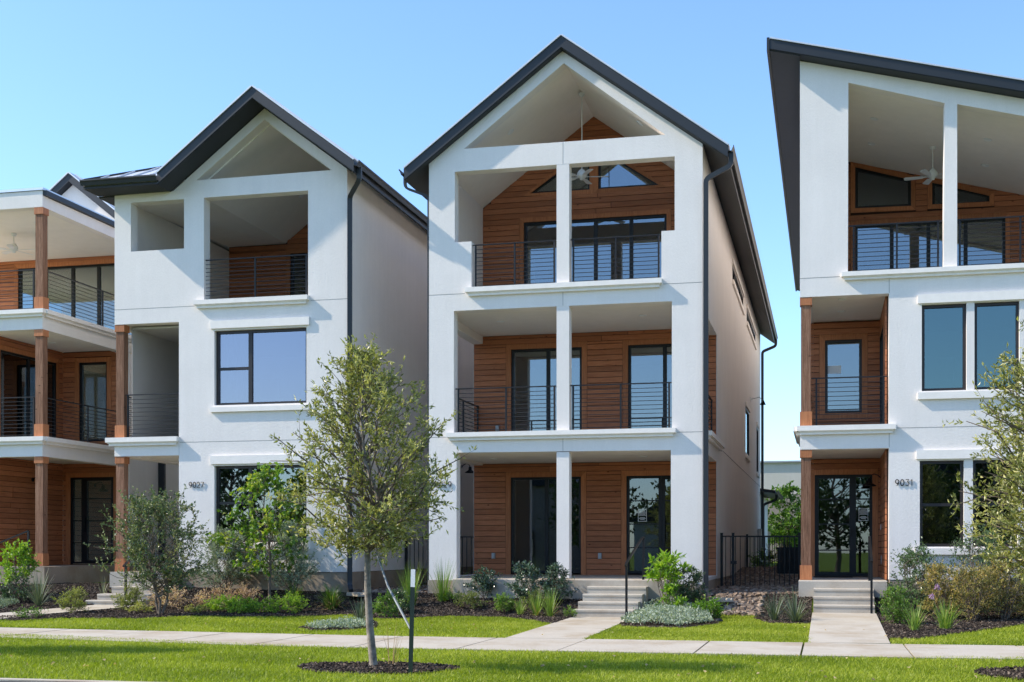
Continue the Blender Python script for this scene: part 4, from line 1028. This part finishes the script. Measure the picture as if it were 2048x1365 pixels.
# trees and hedge across the street (seen only as reflections)
for i, (x, y, hh) in enumerate(((-31, -9, 7), (-20.5, -8, 6.2), (-13, -9, 7.2), (-6.5, -7.5, 5.8), (0.5, -9, 7.0), (7, -8, 6.2), (15, -9, 7.5))):
    plant('street_tree', 'broad tree across the street, number %s from the left' % ['one', 'two', 'three', 'four', 'five', 'six', 'seven'][i], 'tree', (x, y), hh,
          [(1.6, 1.6), (2.6, 2.6), (4.2, 2.8), (hh*.85, 2.0), (hh, .6)], .30, 'farleaf', 70, 6, 7, 1.4, 1, .16, 0, 'barkd', .8, (0, 0), (0, 0), 'trees across the street', .5, .6, seed=50+i)

# strappy plants
def blades(name, label, loc, n, ln, wd, mat, spread=.9, cat='ornamental grass', group=None, dry=0, stiff=.5, r0=.06, parent=None, seed=1, tb=.5):
    r = np.random.default_rng(seed+int(abs(loc[0]*100)))
    z = gz(loc[0], loc[1]); t = thing(name, label, cat, (loc[0], loc[1], z), 0, group)
    def make(nm, n, ln, mat, spread, stiff, tb):
        a = r.uniform(0, 2*np.pi, n); th = np.abs(r.normal(0, .5, n))*spread; th = np.clip(th, .03, 1.45)
        L_ = ln*r.uniform(.6, 1.1, n); k = 4
        V = []; pos_ = np.stack([np.cos(a)*r0*r.uniform(0, 1, n), np.sin(a)*r0*r.uniform(0, 1, n), np.zeros(n)], 1)
        hd = np.stack([np.cos(a), np.sin(a), np.zeros(n)], 1); sd = np.stack([-np.sin(a), np.cos(a), np.zeros(n)], 1)
        rings = []
        for j in range(k+1):
            w = wd*(1-.9*(j/k)**1.5)/2
            rings.append(np.stack([pos_+sd*w, pos_-sd*w], 1))
            ang = th+(1-stiff)*1.9*(j/k)**1.3*(.4+th)
            pos_ = pos_+(hd*np.sin(ang)[:, None]+np.array([0, 0, 1])*np.cos(ang)[:, None])*(L_/k)[:, None]
        V = np.concatenate(rings, 1); V[:, :, 2] = np.maximum(V[:, :, 2], .004)
        b = np.arange(n)*(2*(k+1)); F = []
        for j in range(k): F.append(np.stack([b+2*j, b+2*j+1, b+2*j+3, b+2*j+2], 1))
        F = np.stack(F, 1).reshape(-1, 4)
        me = bpy.data.meshes.new(nm); me.from_pydata(V.reshape(-1, 3).tolist(), [], F.tolist())
        at = me.attributes.new('tone', 'FLOAT', 'POINT'); at.data.foreach_set('value', np.repeat(np.clip(tb+r.normal(size=n)*.25, 0, 1), 2*(k+1)).astype(np.float32))
        me.materials.append(M[mat]); link(bpy.data.objects.new(nm, me), t)
    make('leaf_blades', n, ln, mat, spread, stiff, tb)
    if dry: make('dry_blades', dry, ln*.75, 'dry', 1.9, .25, .5)
    return t
blades('lily_turf', 'dark arching grass clump with dry skirt, left of two by 9027', (-11.26, 26.44), 170, .52, .014, 'blade', .85, dry=60, stiff=.35, tb=.2)
blades('lily_turf', 'dark arching grass clump with dry skirt, right of two by 9027', (-10.30, 26.15), 240, .60, .014, 'blade', .95, dry=90, stiff=.3, tb=.2, r0=.1)
blades('blue_grass', 'blue-grey spiky grass with long pale blades near the left path', (-16.75, 25.2), 120, .85, .014, 'bladeblue', .95, stiff=.75, tb=.4)
blades('blue_grass', 'thin pale blade plant beside the porch slab at the left', (-15.95, 26.5), 14, .55, .010, 'bladeblue', .6, stiff=.5, tb=.8)
blades('yucca', 'spiky grey-green yucca at the silver island behind the oak', (-8.75, 23.7), 60, .50, .018, 'bladeblue', 1.1, cat='plant', stiff=.85, tb=.2)
blades('tall_grass', 'tall upright green grass in the gap beside the stake', (-8.62, 26.45), 130, .95, .012, 'blade', .42, stiff=.75, tb=.55, r0=.12)
blades('tall_grass', 'tall upright green grass against the left pier of the middle house', (-8.02, 26.8), 110, .92, .012, 'blade', .5, stiff=.8, tb=.55, r0=.1)
blades('grass_clump', 'small bright grass clump below the middle laurel', (-6.10, 25.9), 60, .38, .012, 'blade', .6, stiff=.7, tb=.75)
blades('grass_clump', 'bright grass clump left of the middle steps with dry tips', (-5.72, 25.75), 90, .56, .012, 'blade', .7, stiff=.75, tb=.7, dry=12)
blades('grass_clump', 'bright grass clump nearest the middle steps', (-5.40, 25.6), 90, .60, .012, 'blade', .7, stiff=.75, tb=.65, dry=12)
blades('yucca', 'grey-green yucca at the left of the pair beside the steps of 9031', (-.95, 24.75), 70, .62, .020, 'bladeblue', 1.2, cat='plant', stiff=.7, tb=.3)
blades('yucca', 'grey-green yucca nearest the path of 9031', (-.55, 24.35), 90, .68, .020, 'bladeblue', 1.2, cat='plant', stiff=.7, tb=.35)
blades('agapanthus', 'bright green strappy clump in the right bed, left of two', (1.43, 22.63), 90, .50, .012, 'blade', .6, cat='plant', stiff=.7, tb=.75, r0=.07)
ag = blades('agapanthus', 'bright green strappy clump with lilac flowers in the right bed', (1.95, 23.11), 120, .54, .012, 'blade', .7, cat='plant', stiff=.7, tb=.75, r0=.10)
mbs = MB(); fp = []
for (dx, dy, zz) in ((-.13, 0, .72), (-.21, .05, .56), (.1, -.05, .5)):
    mbs.tube([(0, 0, 0), (dx*.5, dy, zz*.6), (dx, dy, zz)], .004, 4)
    fp.append((dx, dy, zz))
mbs.build('flower_stem', 'barkd', ag)
for q in fp[:2]:
    d = rng.normal(size=(40, 3)); leaf_mesh('flower_head', np.array(q)+d*.012, d, .04, .016, 'flower', rng.uniform(0, 1, 40), ag)
blades('tree_sprout', 'thin reddish sprout beside the oak trunk', (-5.08, 14.85), 9, .55, .010, 'dry', .35, cat='plant', stiff=.8, tb=.3)

# silver ground cover: a mass nobody could count
def groundcover(label, poly, hgt, n, leaf, mat, tb=.55):
    xs = [p[0] for p in poly]; ys = [p[1] for p in poly]
    X = rng.uniform(min(xs), max(xs), n*3); Y = rng.uniform(min(ys), max(ys), n*3); m = inpoly_np(X, Y, poly); X, Y = X[m][:n], Y[m][:n]
    cx, cy = sum(xs)/len(xs), sum(ys)/len(ys); rx, ry = (max(xs)-min(xs))/2, (max(ys)-min(ys))/2
    k = np.clip(1-((X-cx)/rx)**2-((Y-cy)/ry)**2, .22, 1)**.5
    bumps = .5+.5*np.sin(X*7+np.sin(Y*5))*np.cos(Y*8+X*2)
    Zt = gz_np(X, Y)+hgt*k*(.65+.35*bumps)*rng.uniform(.6, 1, len(X))
    Zt += np.abs(rng.normal(size=len(X)))*.03*(rng.random(len(X)) < .4)
    D = rng.normal(size=(len(X), 3))+np.array([0, 0, .5])
    o = leaf_mesh('ground_cover', np.stack([X, Y, Zt], 1), D, leaf*rng.uniform(.7, 1.2, len(X)), leaf*.5, mat, tb+rng.normal(size=len(X))*.27)
    tag(o, label, 'ground cover', kind='stuff')
groundcover('silver creeping ground cover beside the middle steps', [(-3.68, 23.75), (-3.4, 23.25), (-2.5, 22.95), (-2.0, 23.8), (-2.2, 25.0), (-2.6, 26.2), (-3.1, 26.9), (-3.6, 26.6)], .30, 7500, .055, 'silver_leaf')
groundcover('silver creeping ground cover in the small island behind the oak trunk', [(-9.0, 21.6), (-8.55, 21.1), (-8.0, 21.3), (-7.85, 21.9), (-8.2, 22.7), (-8.8, 22.9)], .13, 2600, .05, 'silver_leaf', .6)
groundcover('blue-grey low cover at the left edge', [(-19.2, 24.9), (-17.8, 24.2), (-17.0, 24.2), (-17.2, 25.2), (-18.5, 25.8)], .22, 3500, .045, 'silver_leaf', .2)

# ---- lawn, mulch chips, stones
LAWN = [
 ('near', [(-16, 12.42), (5, 12.42), (5, 18.2), (1.5, 17.75), (.8, 17.52), (-6.6, 17.52), (-9, 17.9), (-12, 18.75), (-16, 19.2)], 300000, .042),
 ('yard', [(-17, 21.0), (-13.6, 20.55), (-10, 20.25), (-7.5, 19.95), (-4.92, 19.90), (-4.95, 23.6), (-5.6, 24.6), (-6.3, 25.4), (-7.5, 25.6), (-9.6, 25.7), (-11, 24.5), (-12.4, 24), (-13, 23.1), (-15, 22.9), (-16.4, 22.9), (-18.5, 22.6), (-19, 21.2)], 180000, .042),
 ('mid', [(-3.69, 19.90), (-.25, 19.90), (-.26, 24.1), (-1.0, 24.1), (-1.2, 26.0), (-2.3, 26.1), (-3.68, 23.9)], 75000, .042),
 ('right', [(.94, 20.1), (7, 20.7), (8, 26), (6.5, 25.4), (3.5, 24.9), (.94, 21.3)], 70000, .042)]
def lawn():
    Ps, Ts = [], []
    excl = [BEDS['tree_a'], BEDS['tree_b'], BEDS['island'], BEDS['left'], BEDS['mid'], BEDS['right'], BEDS['yucca'], [(-16.9, 20.3), (-15.55, 20.3), (-15.25, 23.3), (-16.35, 23.0)]]
    for nm, poly, n, _ in LAWN:
        xs = [p[0] for p in poly]; ys = [p[1] for p in poly]
        X = rng.uniform(min(xs), max(xs), n); Y = rng.uniform(min(ys), max(ys), n); m = inpoly_np(X, Y, poly)
        Xe, Ye = X+rng.normal(size=n)*.035, Y+rng.normal(size=n)*.035
        for e in excl: m &= ~inpoly_np(Xe, Ye, e)
        Ps.append(np.stack([X[m], Y[m]], 1))
    P = np.concatenate(Ps); X, Y = P[:, 0], P[:, 1]; n = len(P)
    Zg = np.where(Y < 19.9, 0, gz_np(X, Y))-.004
    # clumps: neighbouring blades share colour and height, as mown turf does
    cl = .5+.25*np.sin(X*2.1+1.3*np.sin(Y*1.7))+.25*np.sin(Y*3.3+2*np.sin(X*1.1))
    c2 = .5+.5*np.sin(X*11+3*np.sin(Y*7))*np.sin(Y*13+2*np.sin(X*9))
    h = (.030+.018*c2)*rng.uniform(.5, 1.25, n); a = rng.uniform(0, 2*np.pi, n); tl = rng.normal(size=(n, 2))*.55
    w = .0050*rng.uniform(.7, 1.5, n)*np.where(Y > 19.9, 1.4, 1.0)
    B = np.stack([X, Y, Zg], 1); S = np.stack([np.cos(a)*w, np.sin(a)*w, np.zeros(n)], 1)
    T = B+np.stack([tl[:, 0]*h, tl[:, 1]*h, h], 1)
    V = np.stack([B-S, B+S, T], 1).reshape(-1, 3).astype(np.float32)
    me = bpy.data.meshes.new('lawn_grass'); me.vertices.add(3*n); me.vertices.foreach_set('co', V.ravel())
    me.loops.add(3*n); me.loops.foreach_set('vertex_index', np.arange(3*n, dtype=np.int32))
    me.polygons.add(n); me.polygons.foreach_set('loop_start', np.arange(n, dtype=np.int32)*3)
    pt = np.sin(X*.9+2.2*np.sin(Y*.8+1))*np.sin(Y*1.4+1.7*np.sin(X*.7))
    tone = .27+.30*cl+.14*c2+.16*pt+rng.normal(size=n)*.16+(rng.random(n) < .04)*.4
    at = me.attributes.new('tone', 'FLOAT', 'POINT'); at.data.foreach_set('value', np.repeat(np.clip(tone, 0, 1), 3).astype(np.float32))
    me.update(); me.materials.append(M['grass'])
    o = link(bpy.data.objects.new('lawn_grass', me)); tag(o, 'short bright green mown lawn on both sides of the pavement', 'grass', kind='stuff')
lawn()
def chips(label, name, polys, dens, size, mat, thick, cat, flat=True, tb=.45):
    Ps = []
    for poly in polys:
        xs = [p[0] for p in poly]; ys = [p[1] for p in poly]; n = int((max(xs)-min(xs))*(max(ys)-min(ys))*dens)
        X = rng.uniform(min(xs), max(xs), n); Y = rng.uniform(min(ys), max(ys), n); m = inpoly_np(X, Y, poly); Ps.append(np.stack([X[m], Y[m]], 1))
    P = np.concatenate(Ps); n = len(P); X, Y = P[:, 0], P[:, 1]; Zc = gz_np(X, Y)+.014+thick*rng.uniform(0, 1.2, n)
    # irregular low hexahedra
    base = np.array([[-1, -1, -1], [1, -1, -1], [1, 1, -1], [-1, 1, -1], [-.7, -.7, 1], [.7, -.7, 1], [.7, .7, 1], [-.7, .7, 1]], float)
    A = rng.uniform(0, 2*np.pi, n); sx = size*rng.uniform(.5, 1.3, n); sy = sx*(rng.uniform(.2, .6, n) if flat else rng.uniform(.6, 1, n)); sz = thick*rng.uniform(.5, 1.2, n)
    q = base[None]*np.stack([sx, sy, sz], 1)[:, None]*rng.uniform(.75, 1.15, (n, 8, 3))
    tx = rng.normal(size=n)*.35; q[:, :, 2] += q[:, :, 0]*tx[:, None]
    x = q[:, :, 0]*np.cos(A)[:, None]-q[:, :, 1]*np.sin(A)[:, None]; y = q[:, :, 0]*np.sin(A)[:, None]+q[:, :, 1]*np.cos(A)[:, None]
    V = np.stack([x+X[:, None], y+Y[:, None], q[:, :, 2]+Zc[:, None]], 2).reshape(-1, 3).astype(np.float32)
    fq = np.array([(4, 5, 6, 7), (0, 1, 5, 4), (1, 2, 6, 5), (2, 3, 7, 6), (3, 0, 4, 7)])
    F = (np.arange(n)[:, None, None]*8+fq[None]).reshape(-1).astype(np.int32); nf = 5*n
    me = bpy.data.meshes.new(name); me.vertices.add(8*n); me.vertices.foreach_set('co', V.ravel())
    me.loops.add(4*nf); me.loops.foreach_set('vertex_index', F); me.polygons.add(nf); me.polygons.foreach_set('loop_start', np.arange(nf, dtype=np.int32)*4)
    at = me.attributes.new('tone', 'FLOAT', 'POINT'); at.data.foreach_set('value', np.repeat(np.clip(tb+rng.normal(size=n)*.25, 0, 1), 8).astype(np.float32))
    me.update(); me.materials.append(M[mat]); me.shade_flat()
    tag(link(bpy.data.objects.new(name, me)), label, cat, kind='stuff')
chips('dark bark mulch spread over the planting beds', 'bark_mulch', [BEDS[k] for k in BEDS], 800, .028, 'mulch', .008, 'mulch', tb=.42)
chips('brown flat river stones filling the gaps between the houses', 'river_stones', [ROCK, ROCK2], 170, .055, 'rocktone', .022, 'stones', False)
# a few fallen leaves on the lawns
X = rng.uniform(-12, 4, 130); Y = np.where(rng.random(130) < .75, rng.uniform(12.6, 17.3, 130), rng.uniform(20.2, 23, 130)); ok = ~(inpoly_np(X, Y, BEDS['tree_a']))
X, Y = X[ok], Y[ok]
tag(leaf_mesh('fallen_leaves', np.stack([X, Y, gz_np(X, Y)+.045], 1), np.concatenate([rng.normal(size=(len(X), 2)), rng.normal(size=(len(X), 1))*.3], 1), .05, .03, 'dry', rng.uniform(.5, 1, len(X))), 'scattered pale fallen leaves on the lawn', 'leaves', kind='stuff')

# ------------------------------------------------------------------ small things
def ceiling_fan(label, loc, ztop, ang=0, r=.62):
    t = thing('ceiling_fan', label, 'ceiling fan', loc, ang, 'white ceiling fans on the top balconies')
    MB().tube([(0, 0, .1), (0, 0, ztop-loc[2])], .012, 8).build('down_rod', 'fan', t)
    MB().lathe([(.0, .14), (.05, .13), (.10, .07), (.115, .02), (.10, -.04), (.05, -.06), (.045, -.10), (0, -.11)], n=20).build('motor', 'fan', t, True)
    MB().lathe([(0, -.07), (.06, -.06), (.075, 0)], (0, 0, ztop-loc[2]), n=16).build('canopy', 'fan', t, True)
    for k in range(5):
        a = k*2*math.pi/5
        mb = MB(); mb.prism([[(.09, -.02), (.20, -.03), (.22, -.06), (r-.04, -.075), (r, -.045), (r, .045), (r-.04, .075), (.22, .06), (.20, .03), (.09, .02)]], -.004, .004, 'z')
        b = mb.build('blade', 'fan', t); b.rotation_euler = (rad(10), 0, a); b.location = (0, 0, -.03)
    return t
ceiling_fan('white ceiling fan hanging on a long rod in the top balcony of the middle house', (-8.519+3.08, 27.43+1.85, 9.97), 11.85, .2)
ceiling_fan('white ceiling fan in the top balcony of house 9031', (-.534+2.86, 27.54+3.2, 9.86), 10.50, .5)
ceiling_fan('white ceiling fan under the flat porch roof at the left edge', (-18.26-2.5, 27.63+2.5, 9.32), 9.72, .1)
ceiling_fan('white ceiling fan in the top balcony of house 9027, mostly hidden by the beam', (-16.185+4.55, 27.37+2.6, 9.78), 10.5, .3)

def barn_lamp(label, loc, rz_):
    """gooseneck shade lamp; arm grows along local -y from the wall"""
    t = thing('wall_lamp', label, 'wall lamp', loc, rz_, None)
    MB().lathe([(0, -.02), (.055, -.02), (.055, 0), (0, 0)], n=14).build('wall_plate', 'black', t).rotation_euler = (rad(90), 0, 0)
    pts = [(0, 0, 0), (0, -.06, .06), (0, -.14, .09), (0, -.22, .06), (0, -.25, -.02)]
    MB().tube(pts, .012, 8).build('lamp_arm', 'black', t, True)
    MB().lathe([(.02, 0), (.045, -.02), (.05, -.09), (.08, -.12), (.155, -.17), (.16, -.185), (.15, -.18), (.07, -.13), (0, -.11)], (0, -.25, 0), n=20).build('lamp_shade', 'black', t, True)
    MB().lathe([(0, -.12), (.03, -.13), (.035, -.155), (0, -.175)], (0, -.25, 0), n=10).build('bulb', 'white', t, True)
    return t
barn_lamp('black gooseneck lamp on the cedar side wall by the door of 9031', (-.534+1.715, 27.54+2.72, 3.02), rad(-90))
barn_lamp('black gooseneck lamp on the cedar wall behind the corner post at the left edge', (-18.26-1.98, 27.63+2.58, 3.25), rad(90))
barn_lamp('small lamp on the plain side wall seen through the open porch of the middle house', (-16.185+5.775, 27.37+9.4, 3.85), rad(90))
def flood(label, loc):
    t = thing('wall_lamp', label, 'wall lamp', loc)
    MB().box(0, .03, -.07, .07, -.07, .07).build('wall_plate', 'white', t)
    MB().tube([(.03, 0, 0), (.3, 0, .06), (.42, 0, -.05)], .012, 6).build('lamp_arm', 'silver', t)
    MB().lathe([(.03, 0), (.10, -.16), (.09, -.15), (0, -.05)], (.42, 0, -.04), n=14).build('lamp_shade', 'black', t, True)
flood('lamp on a curved arm high on the side wall of the middle house', (-2.525, 27.43+17.6, 6.55))

def handrail(label, pts_posts, rail_pts):
    t = thing('handrail', label, 'handrail', (pts_posts[0][0], pts_posts[0][1], 0))
    ox, oy = pts_posts[0][0], pts_posts[0][1]
    for (x, y, z0, z1) in pts_posts: MB().box(x-ox-.022, x-ox+.022, y-oy-.022, y-oy+.022, z0, z1).build('rail_post', 'black', t)
    MB().tube([(x-ox, y-oy, z) for x, y, z in rail_pts], 0, square=(.045, .03)).build('rail_bar', 'black', t)
handrail('black steel handrail on the steps of the middle house', [(-3.86, 25.62, -.02, 1.15), (-3.73, 27.12, .78, 1.66)], [(-3.86, 25.50, 1.09), (-3.86, 25.62, 1.15), (-3.74, 27.02, 1.66), (-3.73, 27.16, 1.67)])
handrail('black steel handrail on the steps of house 9031', [(.845, 26.02, .1, 1.24), (.84, 27.2, .78, 1.66)], [(.845, 25.9, 1.18), (.845, 26.02, 1.25), (.84, 27.1, 1.66), (.84, 27.25, 1.67)])
handrail('black steel handrail on the steps of 9027 behind the crepe myrtle', [(-15.1, 26.0, .1, 1.1), (-15.2, 27.05, .7, 1.66)], [(-15.1, 25.9, 1.04), (-15.1, 26.0, 1.1), (-15.2, 27.05, 1.66)])
handrail('black steel handrail at the left edge behind the bright shrub', [(-18.45, 27.35, .9, 1.86), (-19.9, 27.3, .3, 1.3)], [(-18.45, 27.35, 1.86), (-19.9, 27.3, 1.32)])

def fence(name, label, x0, x1, y, z0, z1, gate_at=None, z0g=None, grp=None):
    t = thing(name, label, 'fence', (x0, y, 0), 0, grp); Lx = x1-x0
    ps = [0.02, Lx-.02] + ([gate_at] if gate_at else [])
    for p in ps:
        o = MB().box(p-.03, p+.03, -.03, .03, z0-.12, z1+.04).build('fence_post', 'black', t)
        MB().box(p-.037, p+.037, -.037, .037, z1+.041, z1+.055).build('post_cap', 'black', o)
    for zz in (z0+.02, z1-.03): MB().box(.0, Lx, -.014, .014, zz-.016, zz+.016).build('fence_rail', 'black', t)
    x = .115
    while x < Lx-.06:
        if all(abs(x-p) > .05 for p in ps): cube('picket', 'black', t, x-.009, x+.009, -.009, .009, z0+.037, z1-.047)
        x += .115
    if gate_at: MB().box(gate_at-.06, gate_at+.09, -.05, -.031, z0+.55, z0+.62).build('gate_latch', 'black', t)
    return t
fence('iron_fence', 'black iron fence with a gate across the stony gap left of house 9031', -2.46, -.60, 31.43, .52, 1.76, .29, grp='black iron fences between the houses')
fence('iron_fence', 'black iron fence behind the oak crown in the gap left of the middle house', -10.38, -8.53, 31.43, .52, 1.76, 1.0, grp='black iron fences between the houses')
fence('iron_fence', 'far black iron fence at the back end of the right gap', -2.45, -.6, 41.5, .82, 1.85, grp='black iron fences between the houses')

t = thing('air_conditioner', 'black louvred air conditioning unit behind the iron fence', 'air conditioner', (-1.0, 36.3, .70))
MB().box(-.34, .34, -.34, .34, .0, .06).build('base', 'step', t); MB().box(-.30, .30, -.30, .30, .061, .72).build('casing', 'black', t)
MB().box(-.33, .33, -.33, .33, .721, .78).build('top_cover', 'black', t)
for k in range(11): cube('louvre', 'rail', t, -.31+.0, .31, -.325, -.301, .10+k*.056, .13+k*.056)

def splash(label, loc, rot):
    t = thing('splash_block', label, 'splash block', loc, rot)
    MB().prism([[(-.13, 0), (.13, 0), (.13, .075), (.095, .075), (.08, .03), (-.08, .03), (-.095, .075), (-.13, .075)]], -.6, 0).build('trough', 'walk', t)
    MB().box(-.129, .129, -.02, .02, .0, .074).build('end_wall', 'walk', t)
splash('grey concrete splash block under the downspout right of the middle house', (-2.30, 26.95, .36), rad(38))
splash('pale concrete splash block under the downspout of house 9027', (-10.15, 27.0, .40), rad(45))
o = MB().lathe([(0, .05), (.05, .045), (.075, .02), (.08, 0)], (-1.93, 24.2, .09), n=16).build('irrigation_cap', 'black'); tag(o, 'small black irrigation cap at the edge of the silver groundcover', 'cap')

# stake with a white top, and the guy tube to the oak
t = thing('tree_stake', 'dark green steel stake with a white top beside the oak trunk', 'stake', (-4.55, 13.95, 0))
T1 = [(-.025, 0), (-.005, .004), (-.005, .03), (.005, .03), (.005, .004), (.025, 0), (.025, -.008), (-.025, -.008)]
def tp(z0, z1, nm, mt): MB().prism([T1], z0, z1, 'z').build(nm, mt, t)
tp(-.1, .985, 'stake_body', 'green_metal'); tp(.986, 1.185, 'stake_tip', 'white')
t.rotation_euler = (0, rad(1.6), 0)
o = MB().tube([(-5.21, 14.68, 1.36), (-4.98, 14.42, .98), (-4.55, 13.97, .50)], .014, 6).build('guy_tube', 'silver'); tag(o, 'grey guy tube running from the oak trunk down to the green stake', 'guy tube')

def notice(label, x0, z0, wd, hg, y):
    t = thing('door_notice', label, 'notice', (x0, y, z0))
    MB().prism([R(0, wd, 0, hg), R(.012, wd-.012, .012, hg-.012)], -.003, 0).build('border', 'white', t)
    mb = MB(); z = hg-.035; k = 0
    L_ = [.6, .8, .85, .7, .85, 0, .6, .8, .5]
    for f in L_:
        if f: mb.box(wd*(1-f)/2, wd*(1+f)/2, -.003, -.001, z-.008, z+.004)
        z -= (hg-.06)/len(L_)
    tag(mb.build('print_lines', 'white', t), kind='stuff')
notice('white printed notice on the glass beside the middle front door', -8.519+4.10, 2.09, .21, .29, 27.43+3.765)
notice('white printed notice on the side light of door 9031', -.534+1.25, 2.07, .21, .29, 27.54+3.26)
o = MB().box(-.534+.56, -.534+.86, 27.54+3.262, 27.54+3.266, 5.46, 5.64).build('window_sheet', 'white'); tag(o, 'small pale sheet stuck on the middle balcony window of 9031', 'sheet')
t = thing('door_mat', 'black rubber mat before the door of 9031', 'door mat', (-.534+.68, 27.54+2.6, .79))
MB().box(-.42, .42, -.26, .26, .0, .014).build('mat', 'mat', t)
# rooms behind the doors of 9031
MB().box(.02, 1.76, 7.5, 7.6, .8, 3.48).build('interior_wall', 'wallint', H3); MB().box(.02, 1.74, 3.36, 7.5, .79, .80).build('interior_floor', 'floorint', H3)
MB().box(.26, 1.9, 7.0, 7.1, 3.94, 6.63).build('interior_wall', 'wallint', H3)
